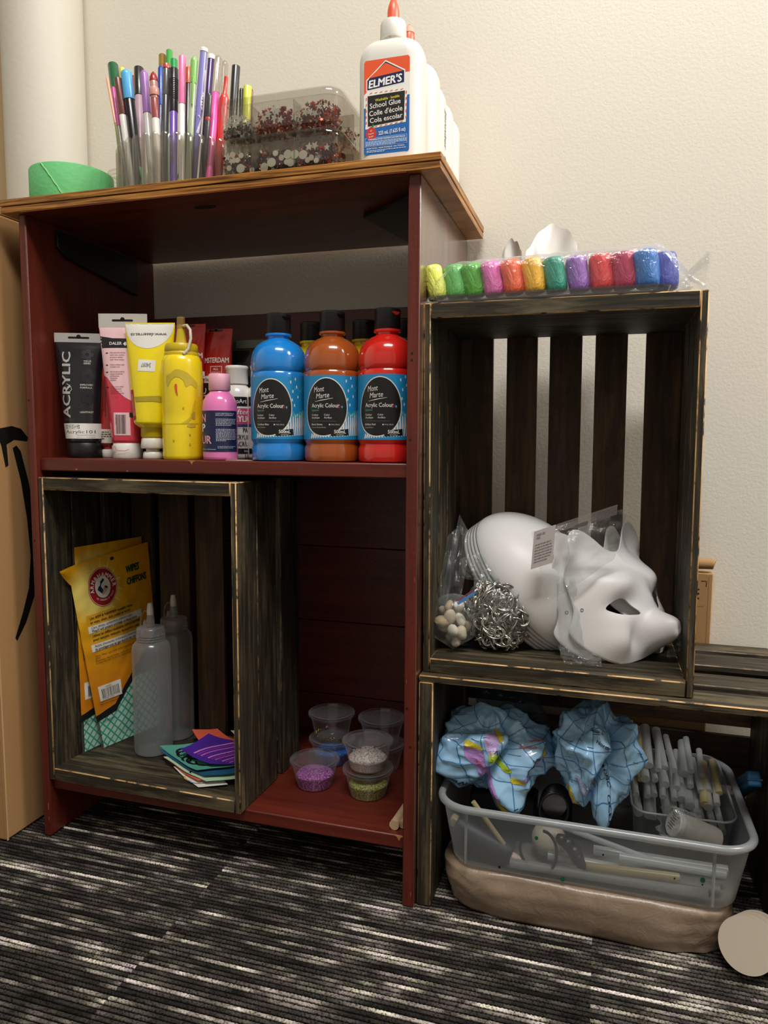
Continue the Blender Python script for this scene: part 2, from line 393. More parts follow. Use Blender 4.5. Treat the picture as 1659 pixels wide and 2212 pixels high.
def carpet():
    m, nt, N, L, b = new_mat('striped_loop_carpet')
    tc = N.new('ShaderNodeTexCoord'); sp = N.new('ShaderNodeSeparateXYZ'); L.new(tc.outputs['Object'], sp.inputs[0])
    def mth(op, a, c=None):
        n = N.new('ShaderNodeMath'); n.operation = op
        for i, q in enumerate((a, c)):
            if q is None: continue
            if isinstance(q, (int, float)): n.inputs[i].default_value = q
            else: L.new(q, n.inputs[i])
        return n.outputs[0]
    row = mth('FLOOR', mth('MULTIPLY', sp.outputs[1], 1/.0068))
    tile = mth('FLOOR', mth('MULTIPLY', mth('ADD', sp.outputs[0], 10-.302), 2.0))
    def stretched(xs, ks, off):
        cb = N.new('ShaderNodeCombineXYZ'); L.new(mth('MULTIPLY', sp.outputs[0], xs), cb.inputs[0])
        L.new(mth('ADD', mth('MULTIPLY', row, ks), off), cb.inputs[1]); L.new(mth('MULTIPLY', tile, 3.71), cb.inputs[2])
        t = N.new('ShaderNodeTexNoise'); t.inputs['Scale'].default_value = 1; t.inputs['Detail'].default_value = 2; L.new(cb.outputs[0], t.inputs[0]); return t.outputs[0]
    a = stretched(6, .77, 0); bb = stretched(22, 1.7, 9)
    s = mth('ADD', mth('MULTIPLY', a, .6), mth('MULTIPLY', bb, .4))
    r = ramp(N, [(.36, '#1f1e1c'), (.46, '#3c3a37'), (.53, '#5c5954'), (.585, '#a5a199'), (.64, '#ece8df')]); L.new(s, r.inputs[0])
    v = coords(N, L, (1, 1, 1)); h = tex(N, L, v, 420, 3, .7)
    hr = ramp(N, [(.36, '#77726b'), (.52, '#ffffff')]); L.new(h, hr.inputs[0])
    col = mixc(N, L, 1.0, r.outputs[0], hr.outputs[0], 'MULTIPLY')
    hue = tex(N, L, v, 38, 2, .5); hm = ramp(N, [(.40, '#f2f0e0'), (.62, '#f4e6ee')]); L.new(hue, hm.inputs[0])
    col = mixc(N, L, .8, col, hm.outputs[0], 'MULTIPLY')
    fr = mth('FRACT', mth('MULTIPLY', sp.outputs[1], 1/.0068)); gr = mth('ABSOLUTE', mth('SUBTRACT', fr, .5))
    gm = ramp(N, [(.26, '#ffffff'), (.42, '#0e0d0c')]); L.new(gr, gm.inputs[0])
    col = mixc(N, L, 1.0, col, gm.outputs[0], 'MULTIPLY')
    L.new(col, b.inputs['Base Color']); b.inputs['Roughness'].default_value = .95; b.inputs['Specular IOR Level'].default_value = .1
    bumpn(N, L, h, b, .7, .0015)
    # loop-pile relief, real in the near part of the floor
    X = np.arange(-.16, 1.2001, .0016); Yv = np.arange(-.40, .1601, .0009)
    gx, gy = np.meshgrid(X, Yv); fr = gy/.0068; rid = np.floor(fr); f = fr-rid
    prof = np.clip(np.sin(PI*f), 0, 1)**.7
    rs = np.random.RandomState(3); ph = rs.rand(800)*6.28
    p0 = ph[(rid.astype(int)) % 800]
    loop = .5+.5*np.sin(gx/.0046*6.283+p0+1.6*f+1.2*np.sin(gx*90+p0*3))
    amp = .75+.25*np.sin(gx*23+p0*5)
    z = .0002+.0036*prof*(.62+.38*loop*amp)+.0005*rs.rand(*gx.shape)
    edge = (gx < -.155) | (gx > 1.195) | (gy < -.396) | (gy > .156); z[edge] = 0
    z -= .0042
    nv, nx = gx.shape; n = nv*nx
    co = np.stack([gx, gy, z], -1).reshape(-1, 3)
    idx = np.arange(n).reshape(nv, nx); q = np.stack([idx[:-1,:-1], idx[:-1,1:], idx[1:,1:], idx[1:,:-1]], -1).reshape(-1, 4)
    x0, x1, y0, y1 = X[0], X[-1], Yv[0], Yv[-1]
    ext = np.array([(-1.3,-3.2),(2.7,-3.2),(2.7,.4),(-1.3,.4),(x0,y0),(x1,y0),(x1,y1),(x0,y1)]); ez = np.full((8,1), -.0042)
    co = np.concatenate([co, np.concatenate([ext, ez], 1)]); k = n
    q = np.concatenate([q, np.array([(k,k+1,k+5,k+4),(k+1,k+2,k+6,k+5),(k+2,k+3,k+7,k+6),(k+3,k,k+4,k+7)])])
    me = bpy.data.meshes.new('floor'); me.vertices.add(len(co)); me.vertices.foreach_set('co', co.ravel().astype('f'))
    me.loops.add(q.size); me.loops.foreach_set('vertex_index', q.ravel().astype('i'))
    me.polygons.add(len(q)); me.polygons.foreach_set('loop_start', np.arange(0, q.size, 4).astype('i')); me.polygons.foreach_set('loop_total', np.full(len(q), 4, 'i'))
    me.update(calc_edges=True); me.polygons.foreach_set('use_smooth', [True]*len(q)); me.materials.append(m)
    o = bpy.data.objects.new('floor', me); C.objects.link(o)
    tag(o, 'black and grey striped loop-pile carpet tiles', 'carpet', kind='structure')
carpet()

# round white pipe in the corner
pm = flat('#cbc6b9', .5, spec=.35, bump=.2, bscale=90)
mb = MB().lathe([(.066, 0), (.066, 2.75)], 64)
tag(mb.build('vertical_pipe', pm, smooth=1, loc=(-.156, .2415, 0)), 'thick round white-painted pipe running floor to ceiling in the left corner', 'pipe')
o = MB().box((-.46, .272, 0), (-.250, .306, 2.3)).build('trim_1', flat('#b49a72', .6, bump=.3), smooth=0); tag(o, 'narrow tan wooden trim at the far left edge', 'trim', kind='structure')

# ================================================================ bookcase
XR, TL, TRt, ZT, TT, D = .58, .0125, .0153, .912, .018, .3025
bc = thing('bookcase', 'maroon stained wooden bookcase with a golden plywood top, open back above', 'bookcase', (0, 0, 0))
def side(x0, x1, nm='side_panel'):
    MB().box((x0, 0, 0), (x1, D, ZT)).build(nm, [red_paint('z')], bc, smooth=.5, bevel=.0022, bseg=2)
side(0, TL)
rp = MB().box((XR-TRt, 0, 0), (XR, D, ZT))
rp.m[3] = 1
m_, nt, N, L, b = new_mat('glossy_dark_varnish'); v = coords(N, L, (14, 14, 1)); n1 = tex(N, L, v, 6, 6, .6)
r = ramp(N, [(.35, '#2b1712'), (.45, '#5d3d33'), (.7, '#71503f')]); L.new(n1, r.inputs[0]); L.new(r.outputs[0], b.inputs['Base Color'])
b.inputs['Roughness'].default_value = .22; b.inputs['Specular IOR Level'].default_value = .9; b.inputs['Coat Weight'].default_value = .8; b.inputs['Coat Roughness'].default_value = .2; bumpn(N, L, n1, b, .35, .001)
rp.build('side_panel', [red_paint('z'), m_], bc, smooth=.5, bevel=.0016, bseg=2, recalc=False)
YS = .0095
MB().box((TL, YS, .5726-.0188), (XR-TRt, D-.012, .5726)).build('shelf', red_paint('x'), bc, smooth=.5, bevel=.0018, bseg=2)
MB().box((TL, YS, .0893-.0181), (XR-TRt, D-.012, .0893)).build('bottom_shelf', red_paint('x'), bc, smooth=.5, bevel=.0018, bseg=2)
bp = MB()
zz = [.03, .16, .29, .42, .55, .68, .814]
for i in range(len(zz)-1): bp.box((TL, D-.012, zz[i]+.0006), (XR-TRt, D-.001, zz[i+1]-.0006))
bp.build('back_panel', red_paint('x'), bc, smooth=.5, bevel=.0008)
# plywood top: two plies glued, grooved edge
m_, nt, N, L, b = new_mat('golden_plywood_edge'); v = coords(N, L, (1.5, 1.5, 40)); n1 = tex(N, L, v, 7, 5, .6, .5)
r = ramp(N, [(.36, '#5a3412'), (.5, '#9c6526'), (.62, '#b87f38'), (.78, '#d0a05a')]); L.new(n1, r.inputs[0]); L.new(r.outputs[0], b.inputs['Base Color'])
b.inputs['Roughness'].default_value = .35; bumpn(N, L, n1, b, .4, .001); PLYE = m_
PLYU = wood('ply_underside', 'x', [(.3, '#7d4f2b'), (.5, '#a4703f'), (.7, '#b9854f')], 6, rough=.4, bump=.2)
DARKU = red_paint('x')
x0, x1, y0, y1 = -.0213, .605, -.0092, .298
tp = MB().box((x0, y0, ZT), (x1, y1, ZT+.0082)).box((x0, y0-.0008, ZT+.0090), (x1+.0008, y1, ZT+TT)).box((x0+.002, y0+.002, ZT+.0080), (x1-.002, y1-.002, ZT+.0093), 1)
tp.build('table_top', [PLYE, flat('#3c2412', .6)], bc, smooth=.5, bevel=.0007, recalc=False)
MB().box((TL, y0+.0002, ZT-.0012), (XR-TRt, y1-.0002, ZT-.0001)).build('underside_stain', wood('dark_underside', 'x', [(.3, '#4f2210'), (.5, '#6e3017'), (.75, '#87431f')], 4, stain='#3c1a0d', rough=.35, bump=.2), bc, smooth=0)
MB().prism([(.0165*math.cos(t)+.272, .007*math.sin(t)+.039) for t in [i*PI/10 for i in range(20)]], ZT-.0018, ZT-.0011).build('knot', flat('#1c0f0a', .5), bc, smooth=0)
# dark corner braces under the top
BR = flat('#171310', .4, bump=.2)
MB().prism([(.055, .904), (.246, .904), (.246, .845), (.075, .868), (.055, .880)], .0128, .0190, M=Matrix(((0,0,1,0),(1,0,0,0),(0,1,0,0),(0,0,0,1)))).build('corner_brace', BR, bc, smooth=.5, bevel=.0012, bseg=2)
MB().prism([(.4665, .126), (.564, .048), (.564, .29), (.50, .29)], ZT-.007, ZT-.0014).build('corner_brace', BR, bc, smooth=.5, bevel=.0012)
# chipped paint where bare wood shows
lb = Label(lambda u, v, h: Vector((u, YS-h, v)))
for (cx, cz, s) in ((.262, .5715, 1.0), (.557, .0886, 1.3), (.075, .557, .4), (.16, .556, .3)):
    lb.poly([(cx-.006*s, cz+.0008), (cx+.007*s, cz+.0006), (cx+.002*s, cz-.0014*s), (cx+.0005*s, cz-.0052*s), (cx-.002*s, cz-.001*s)], '#b98146')
lb.build('paint_chips', bc)
lb = Label(lambda u, v, h: Vector((u, -h, v)))
for (cx, cz, s) in ((.010, .047, 1.0), (.0105, .028, .6), (.576, .018, .5), (.568, .30, .4), (.577, .43, .5)):
    lb.poly([(cx-.0008*s, cz+.006*s), (cx+.0008*s, cz+.005*s), (cx+.0012*s, cz-.004*s), (cx-.0003*s, cz-.007*s)], '#a85f33')
for (cx, cz) in ((.571, .705), (.571, .697), (.569, .265), (.574, .215), (.570, .602), (.006, .655), (.005, .452)): lb.ell(cx, cz, .0013, .0016, '#120705', n=10)
lb.build('nail_holes', bc)

# ================================================================ slatted wooden crates
def crate(label, xl, xr, y0, y1, z0, z1, long_axis, slats_side, slats_back, shear=None, yaw=0, T=.0185, ts=.0085):
    """open front at y0; end panels close the long axis; thin slats run along it on both sides and the back"""
    cr = thing('wooden_crate', label, 'crate', (xl, y0, z0), (0, 0, yaw))
    W, Dp, H = xr-xl, y1-y0, z1-z0
    def fin(mb, nm, mats, **k):
        if shear:
            for p in mb.v: p.x += shear*(p.z/H-.5)
        return mb.build(nm, mats, cr, **k)
    B = .0013
    if long_axis == 'z':
        ax = 'z'
        for zz0, zz1 in ((0, T), (H-T, H)):
            fin(MB().box((ts, 0, zz0), (W-ts, Dp-ts, zz1)), 'end_panel', [crate_wood('x'), raw_edge()], bevel=B, bmat=1)
        for a, b2 in slats_side:
            fin(MB().box((0, a, 0), (ts, b2, H)), 'side_slat', [crate_wood('z'), raw_edge(a > 0)], bevel=B, bmat=1)
            fin(MB().box((W-ts, a, 0), (W, b2, H)), 'side_slat', [crate_wood('z'), raw_edge(a > 0)], bevel=B, bmat=1)
        for a, b2 in slats_back:
            fin(MB().box((a, Dp-ts, 0), (b2, Dp, H)), 'back_slat', [crate_slat('z'), raw_edge()], bevel=.0007, bmat=0)
    else:
        for xx0, xx1 in ((0, T), (W-T, W)):
            fin(MB().box((xx0, 0, 0), (xx1, Dp-ts, H-ts)), 'end_panel', [crate_wood('z'), raw_edge()], bevel=B, bmat=1)
        for a, b2 in slats_side:
            fin(MB().box((0, a, H-ts), (W, b2, H)), 'side_slat', [crate_wood('x'), raw_edge(a > 0)], bevel=B, bmat=1)
        for a, b2 in slats_back:
            fin(MB().box((0, Dp-ts, a), (W, Dp, b2)), 'back_slat', [crate_slat('x'), raw_edge()], bevel=.0007, bmat=0)
    return cr
# in the bookcase
c1 = crate('dark stained wooden crate standing on end inside the bookcase', .0133, .3365, .002, .202, .0895, .5449, 'z',
           [(0, .0525), (.0565, .113), (.1285, .1915)], [(.012, .052), (.066, .124), (.136, .188), (.204, .256), (.270, .314)], yaw=-.0249)
# right, on top of the low crate
c2 = crate('dark stained wooden crate standing on end with white masks inside', .5818, .9016, .0216, .2290, .3073, .7671, 'z',
           [(0, .050), (.0545, .103), (.108, .156), (.161, .199)], [(.001, .0555), (.0755, .119), (.1365, .181), (.199, .242), (.266, .3188)], shear=-.004)
# low crate lying on its long side
c0 = crate('long low wooden crate lying on its side under the mask crate', .5818, 1.031, .0089, .2785, .0, .3069, 'x',
           [(0, .0487), (.070, .118), (.1555, .2125), (.2305, .2696)], [(.012, .082), (.098, .1735), (.1885, .240), (.2425, .298)])

# ================================================================ cardboard
def cardboard(name='corrugated_cardboard', a='#a57d52', b2='#b0885a'):
    k = ('cb', name)
    if k in _mc: return _mc[k]
    m, nt, N, L, b = new_mat(name); v = coords(N, L, (1, 1, 1)); n = tex(N, L, v, 9, 5, .6); n2 = tex(N, L, coords(N, L, (260, 30, 30)), 1, 2, .5)
    L.new(mixc(N, L, n, a, b2), b.inputs['Base Color']); b.inputs['Roughness'].default_value = .75; b.inputs['Specular IOR Level'].default_value = .2
    bumpn(N, L, n, b, .25, .002); _mc[k] = m; return m
CB = cardboard()

# ================================================================ things on the bookcase top
ZTOP = ZT+TT
def rr(w_, d, r, z, n=6, cx=0, cy=0):
    """rounded rectangle ring"""
    P = []
    for qx, qy, a0 in ((1,1,0),(-1,1,PI/2),(-1,-1,PI),(1,-1,1.5*PI)):
        for i in range(n+1):
            a = a0+PI/2*i/n; P.append((cx+qx*(w_/2-r)+r*math.cos(a), cy+qy*(d/2-r)+r*math.sin(a), z))
    return P
WHITE = flat('#e4e1d8', .32, spec=.5, sss=.15)
ORG = flat('#e8603c', .35, sss=.1)
def glue_bottle(label, x, y, yaw, front):
    t = thing('glue_bottle', label, 'glue', (x, y, ZTOP), (0, 0, yaw), 'white school glue bottles in a row')
    W, Dp = .079, .046
    rings = [rr(W-.006, Dp-.006, .014, 0), rr(W-.001, Dp-.001, .017, .002), rr(W, Dp, .018, .006)]
    rings += [rr(W, Dp, .018, z) for z in (.04, .08, .112, .120)]
    for k in range(1, 9):
        a = k/8*PI/2; rings.append(rr(.026+(W-.026)*math.cos(a)**.62 if k < 8 else .026, .026+(Dp-.026)*math.cos(a)**.7 if k < 8 else .026, max(.0129, .018-.0005*k), .121+.0215*math.sin(a)**1.1))
    rings.append(rr(.025, .025, .0124, .150))
    MB().loft(rings).build('body', WHITE, t, smooth=.9)
    MB().lathe([(.0150, .1475), (.0156, .149), (.0152, .164), (.0142, .1675), (.009, .169)], 60, fn=lambda a, z: 1+.02*math.cos(30*a)*(z < .165)).build('cap', WHITE, t, smooth=.9)
    MB().lathe([(.0072, .168), (.0070, .180), (.0062, .186), (.0040, .1925), (.0012, .1965), (.0001, .197)], 36, fn=lambda a, z: 1+.05*abs(math.cos(6*a))*(z < .186)).build('nozzle', ORG, t, smooth=.9)
    R = .5
    lb = Label(lambda u, v, h: Vector((u, -Dp/2-h+.0001, v)), .01)
    B, O, NV, W2, K = '#1d67b4', '#ea5a2c', '#10204f', '#f2efe8', '#1c1a18'
    lb.poly([(-.0290, .0125), (-.0270, .0105), (.0250, .0105), (.0270, .0125), (.0270, .0740), (-.0290, .0640)], B)
    lb.poly([(-.0290, .0640), (.0270, .0740), (.0270, .1010), (-.0290, .1010)], W2)
    lb.poly([(-.0290, .0790), (-.0230, .0850), (-.0150, .0990), (.0270, .0990), (.0270, .1150), (.0250, .1175), (-.0270, .1175), (-.0290, .1150)], O)
    lb.poly([(-.0262, .0830), (.0215, .0870), (.0215, .1020), (-.0025, .1175-.002), (-.0262, .0960)], W2)
    lb.poly([(-.0250, .0842), (.0203, .0880), (.0203, .1010), (-.0025, .1140), (-.0250, .0950)], NV)
    lb.poly([(-.0235, .0975), (.0190, .1010), (-.0025, .1125)], O)
    if front:
        lb.text("ELMER'S", -.0233, .0860, .0085, '#f6f4f0', wd=.042, rot=.085, bold=.045, shear=.18)
        bd = [(-.0262, .0420), (.0222, .0440), (.0240, .0800), (-.0238, .0790)]
        lb.poly([(-.0272, .0400), (.0228, .0435), (.0242, .0812), (-.0262, .0800)], W2)
        for i in range(7):
            t0 = i/7; 
            lb.poly([(-.0225+.044*t0, .0795+.0006*t0), (-.0195+.044*t0, .0800), (-.0180+.044*t0, .0812), (-.0210+.044*t0, .0808)], '#e9693f', lay=13)
            lb.poly([(-.0225+.044*t0, .0412+.0025*t0), (-.0195+.044*t0, .0414+.0025*t0), (-.0180+.044*t0, .0426+.0025*t0), (-.0210+.044*t0, .0424+.0025*t0)], '#e9693f', lay=13)
        for i in range(5):
            z0 = .045+i*.0068
            lb.poly([(-.0268, z0), (-.0254, z0+.0012), (-.0254, z0+.0042), (-.0268, z0+.003)], '#e9693f', lay=13); lb.poly([(.0222, z0+.002), (.0238, z0+.0032), (.0238, z0+.0062), (.0222, z0+.005)], '#e9693f', lay=13)
        lb.poly([(-.0240, .0430), (.0205, .0460), (.0215, .0785), (-.0245, .0775)], K, lay=14)
        lb.text('Washable · lavable', .0000, .0712, .0030, '#e3d34a', wd=.030, rot=.06, bold=.02, align='C')
        lb.text('School Glue', -.0215, .0628, .0058, W2, wd=.038, rot=.06, bold=.012)
        lb.text("Colle d'école", -.0222, .0543, .0058, W2, wd=.041, rot=.06, bold=.012)
        lb.text('Cola escolar', -.0215, .0465, .0056, W2, wd=.0405, rot=.06, bold=.012)
        lb.ell(-.0198, .0345, .0066, .0072, '#c93a33', lay=16); lb.poly([(-.0205, .041), (-.0170, .0455), (-.0162, .042)], '#3d8b3c', lay=16)
        for s_, v_ in (('#1', .0372), ('Teacher', .0338), ('Brand', .0305)): lb.text(s_, -.0198, v_, .0017, W2, rot=.15, bold=.01, align='C')
        lb.text('225 mL (7.625 fl oz)', -.0105, .0320, .0042, W2, wd=.033, rot=.05, bold=.03)
        lb.rect(-.0275, .0195, .0245, .0298, '#c9d8ea', lay=14); lb.rect(-.0272, .0198, .0242, .0295, B, lay=15)
        lb.text('WARNING/AVERTISSEMENT/ADVERTENCIA:', -.0235, .0268, .0019, W2, wd=.046, bold=.02)
        lb.greek(-.0265, .0258, .0238, .0009, 4, .0014, '#b8cbe2', 5)
        lb.text('NON-TOXIC • NON TOXIQUE • NO TÓXICA', -.0255, .0168, .0016, W2, wd=.047, bold=.02)
        lb.greek(-.0255, .0155, .0230, .0009, 2, .0016, '#c2d2e6', 6)
    else:
        lb.rect(-.0235, .043, .0205, .079, K); lb.ell(-.0198, .0345, .0066, .0072, '#c93a33')
    lb.build('label', t)
    return t
g = glue_bottle('front glue bottle facing the viewer with its orange and blue label', .5365, .029, 0, True)
g2 = glue_bottle('second glue bottle in the row, partly hidden by the front bottle', .5400, .089, .0, False)
# worn bare tip on the second bottle's nozzle
for x, y, l in ((.5365, .143, 'third glue bottle in the row with handwriting down its side'), (.5360, .196, 'fourth plain glue bottle in the row behind the handwritten one'), (.5350, .247, 'rearmost glue bottle nearest the wall')):
    c = copy_tree(g2, (x, y, ZTOP), (0, 0, 0), l)
    if y < .15:
        lb = Label(lambda u, v, h: Vector((.0395+h, u, v)))
        lb.text('Jennifer  K.', -.0015, .112, .0100, '#1b1b1d', wd=.072, rot=-PI/2, bold=.01, shear=.1)
        o = lb.build('handwriting', c); o['label'] = 'black handwritten name on the side'
# trim: the two front nozzles differ (one worn to flesh pink)
MB().lathe([(.0069, .1855), (.0058, .1895), (.0035, .1935), (.0009, .1966), (.0001, .1968)], 24).build('nozzle_tip', flat('#e3a08c', .5), g2, smooth=.9)['label'] = 'worn pink nozzle tip with black specks'

# green masking tape roll
t = thing('tape_roll', 'roll of green painter tape lying flat at the left end of the bookcase top', 'tape', (.0370, .0680, ZTOP))
GT = flat('#6cc27c', .6, spec=.3, bump=.35, bscale=180)
MB().lathe([(.0390, 0), (.0572, 0), (.0576, .0012), (.0576, .0512), (.0570, .0525), (.0392, .0525)], 96).build('tape', GT, t, smooth=.7)
MB().lathe([(.0375, .0003), (.0391, .0003), (.0391, .0522), (.0375, .0522)], 64, caps=False).build('core', flat('#b59468', .8), t, smooth=.7)
mb = MB(); P = []
for i in range(14):
    a = -PI/2+.02+.62*(i/13); z = .0515-.050*(i/13)**1.15+.0006*math.sin(i*2.3)
    P.append((math.cos(a-.10)*.05795, math.sin(a-.10)*.05795, z))
mb.tube(P, [.0006+.0005*abs(math.sin(i*1.7)) for i in range(14)], 6)
mb.build('torn_end', flat('#8ccf95', .6), t, smooth=.9)
tag(MB().box((0, 0, 0), (.024, .012, .0022)).build('black_clip', flat('#15130f', .5), bevel=.0008, loc=(.030, -.0050, ZTOP), smooth=.5), 'small flat black clip lying in front of the green tape roll', 'clip')

# small clear jar of pins behind the tape
t = thing('clear_jar', 'small clear ridged jar behind the green tape roll', 'jar', (.030, .215, ZTOP))
MB().lathe([(.026, 0), (.030, .002), (.032, .060), (.032, .088)], 40, caps=False).lathe([(.026, .001), (.0001, .001)], 40, caps=False).build('body', CLEAR, t)
mb = MB()
for z in (.088, .094, .100): mb.lathe([(.0325, z), (.0345, z+.0015), (.0345, z+.0035), (.0325, z+.0045)], 48, caps=False)
mb.build('threaded_rim', ACR, t)
mb = MB()
for i in range(90):
    a = R_.uniform(0, 6.28); q = Vector((R_.uniform(0, .024)*math.cos(a), R_.uniform(0, .024)*math.sin(a), R_.uniform(.03, .066)))
    d = Vector((R_.uniform(-1,1), R_.uniform(-1,1), R_.uniform(-.4,1))).normalized()*R_.uniform(.006, .014)
    mb.tube([q-d, q+d], .0006, 5, mi=R_.choice((0, 0, 1)))
tag(mb.build('pins', [flat('#b08a52', .35, metal=.8), flat('#8b8a88', .3, metal=.9)]), 'tangle of brass and steel pins heaped in the clear jar', 'pins', kind='stuff').location = (.030, .215, ZTOP)

# scalloped acrylic cup full of pens
PENS = [
 ('marker', 'thick dark green marker cap leaning left at the back', (0.0669, 0.13, 1.1609), (0.1315, 0.0714, 0.937), 0.0077, [(0.0, '#0f5a37')], 'flat'),
 ('pen', 'thin salmon pink pencil at the far left of the cup', (0.1007, 0.07, 1.1126), (0.1464, 0.0506, 0.937), 0.002, [(0.0, '#e8a583'), (0.387, '#8fae3c')], 'round'),
 ('marker', 'slim pink pen cap in front of the dark green marker', (0.1325, 0.04, 1.0822), (0.1589, 0.0299, 0.937), 0.0029, [(0.0, '#d1549c'), (0.377, '#8b857c')], 'round'),
 ('marker', 'brown felt-tip marker with white barrel', (0.1513, 0.025, 1.0838), (0.164, 0.0352, 0.937), 0.0048, [(0.0, '#6b3b33'), (0.314, '#e9e7e2')], 'flat'),
 ('marker', 'yellow marker tip peeking out behind the sky blue cap', (0.083, 0.13, 1.1541), (0.1166, 0.0882, 0.937), 0.0038, [(0.0, '#eadb5e')], 'flat'),
 ('paint_marker', 'black paint marker with a big sky blue cap', (0.1611, 0.03, 1.0954), (0.1715, 0.0397, 0.937), 0.0075, [(0.0, '#58aee2'), (0.237, '#17161a')], 'dome'),
 ('marker', 'dark red marker behind the black cap', (0.1028, 0.13, 1.1396), (0.1335, 0.0856, 0.937), 0.0042, [(0.0, '#96443f')], 'flat'),
 ('marker', 'mauve marker with a black cap', (0.1467, 0.08, 1.1229), (0.16, 0.0596, 0.937), 0.0066, [(0.0, '#232225'), (0.215, '#bb9cab')], 'flat'),
 ('pen', 'white pen with a light purple clip cap', (0.1858, 0.035, 1.0933), (0.2015, 0.0254, 0.937), 0.0053, [(0.0, '#a06fb4'), (0.364, '#cfcdc8')], 'dome'),
 ('gel_pen', 'clear gel pen with a red clip and tip', (0.2101, 0.02, 1.0825), (0.2152, 0.02, 0.937), 0.0055, [(0.0, '#a3242a'), (0.084, '#b98078'), (0.237, '#9a4b4b'), (0.41, '#e2dcd2')], 'tip'),
 ('marker', 'olive gold marker at the back of the cup', (0.1464, 0.14, 1.1685), (0.1677, 0.1006, 0.937), 0.0055, [(0.0, '#8b6d2c')], 'flat'),
 ('marker', 'tall bright green marker at the back of the cup', (0.1583, 0.14, 1.1733), (0.1771, 0.1017, 0.937), 0.0048, [(0.0, '#3f9e45')], 'flat'),
 ('marker', 'green-ended marker behind the black pen', (0.1912, 0.1, 1.1375), (0.1986, 0.0804, 0.937), 0.0049, [(0.0, '#14914a')], 'flat'),
 ('fineliner_pen', 'grey fineliner pen with a red end and lettered barrel', (0.2241, 0.03, 1.094), (0.222, 0.0208, 0.937), 0.0049, [(0.0, '#b8423f'), (0.038, '#59595b'), (0.256, '#48484a')], 'flat'),
 ('pen', 'purple pen with a ribbed black cap and clip', (0.2351, 0.03, 1.0867), (0.2395, 0.0152, 0.937), 0.0055, [(0.0, '#1b1a1c'), (0.378, '#7450b4')], 'flat'),
 ('pen', 'dark blue pen clip behind the grey fineliner', (0.1894, 0.07, 1.115), (0.196, 0.0505, 0.937), 0.0042, [(0.0, '#1b47a4'), (0.308, '#1c2f6c')], 'round'),
 ('marker', 'pink washable marker with a white barrel', (0.2511, 0.025, 1.0977), (0.2492, 0.0198, 0.937), 0.0045, [(0.0, '#f07fb2'), (0.372, '#f0eeea')], 'flat'),
 ('marker', 'orange and black marker behind the green gel pen', (0.2208, 0.09, 1.1176), (0.2247, 0.0698, 0.937), 0.0042, [(0.0, '#c9512d'), (0.124, '#2a2025')], 'flat'),
 ('gel_pen', 'translucent green gel pen with a clip', (0.2689, 0.025, 1.0946), (0.2557, 0.025, 0.937), 0.0045, [(0.0, '#8cc36b'), (0.206, '#a9b598')], 'dome'),
 ('marker', 'tall lavender marker with a white tip and white swirl', (0.2804, 0.03, 1.1062), (0.2539, 0.0386, 0.937), 0.0051, [(0.0, '#f3f1ec'), (0.026, '#8580c2')], 'flat'),
 ('marker', 'dark purple marker with a white tip', (0.2682, 0.07, 1.1186), (0.2586, 0.0523, 0.937), 0.0047, [(0.0, '#f1eee6'), (0.034, '#43276f')], 'flat'),
 ('pen', 'dark grey pen with a red ring', (0.2845, 0.035, 1.0525), (0.2721, 0.035, 0.937), 0.0036, [(0.0, '#3b393a'), (0.255, '#c03a35'), (0.296, '#403d3d')], 'round'),
 ('highlighter', 'clear capped pen with a hot pink barrel', (0.2794, 0.07, 1.1159), (0.2788, 0.0371, 0.937), 0.0056, [(0.0, '#cfc6ba'), (0.291, '#ee5fae')], 'dome'),
 ('pen', 'clear plastic pen cap behind the red pen', (0.2726, 0.1, 1.1251), (0.2703, 0.0815, 0.937), 0.0042, [(0.0, '#d2cabb')], 'dome'),
 ('marker', 'red paint pen with a narrow nib cap', (0.2956, 0.06, 1.0843), (0.2777, 0.06, 0.937), 0.0065, [(0.0, '#cf3d35')], 'nib'),
 ('marker', 'thick black marker behind the sequin boxes', (0.2678, 0.14, 1.1371), (0.2494, 0.14, 0.937), 0.006, [(0.0, '#242325')], 'flat'),
 ('highlighter', 'yellow highlighter standing behind the sequin boxes', (0.2807, 0.15, 1.112), (0.2705, 0.15, 0.937), 0.0061, [(0.0, '#dbe24c'), (0.268, '#e6e9a8')], 'flat'),
 ('pen', 'short black pen between the black marker and yellow highlighter', (0.271, 0.15, 1.1113), (0.2652, 0.15, 0.937), 0.0034, [(0.0, '#2a292b')], 'round'),
 ('pen', 'dark red pen end beside the yellow highlighter', (0.2823, 0.16, 1.113), (0.2768, 0.16, 0.937), 0.002, [(0.0, '#6c2430')], 'round')]
CUPX, CUPY, CR = .2120, .0991, .0985
t = thing('pen_holder', 'clear scalloped acrylic cup holding a crowd of pens and markers', 'pen holder', (CUPX, CUPY, ZTOP))
NR = 40
def sc(a): return abs(math.sin(NR*a/2))
mb = MB(); n = NR*10
for R0, inner in ((CR, 0), (CR-.0042, 1)):
    rings = []
    for z in (0, .004, .03, .055, .0655, .0695):
        ring = []
        for i in range(n):
            a = 2*PI*i/n; s = sc(a); zz = z
            if z > .06: zz = z-.0045+.0050*s
            r = R0-.0052+.0052*s**.7 if not inner else R0-.004+.003*s
            if z > .066: r = CR-.0040+.0020*s if not inner else CR-.0060+.001*s
            ring.append((r*math.cos(a), r*math.sin(a), zz))
        rings.append(ring)
    mb.loft(rings, caps=False)
mb.lathe([(CR-.006, .003), (.0001, .003)], 48, caps=False)
mb.build('cup', ACR, t, smooth=.5, recalc=False)
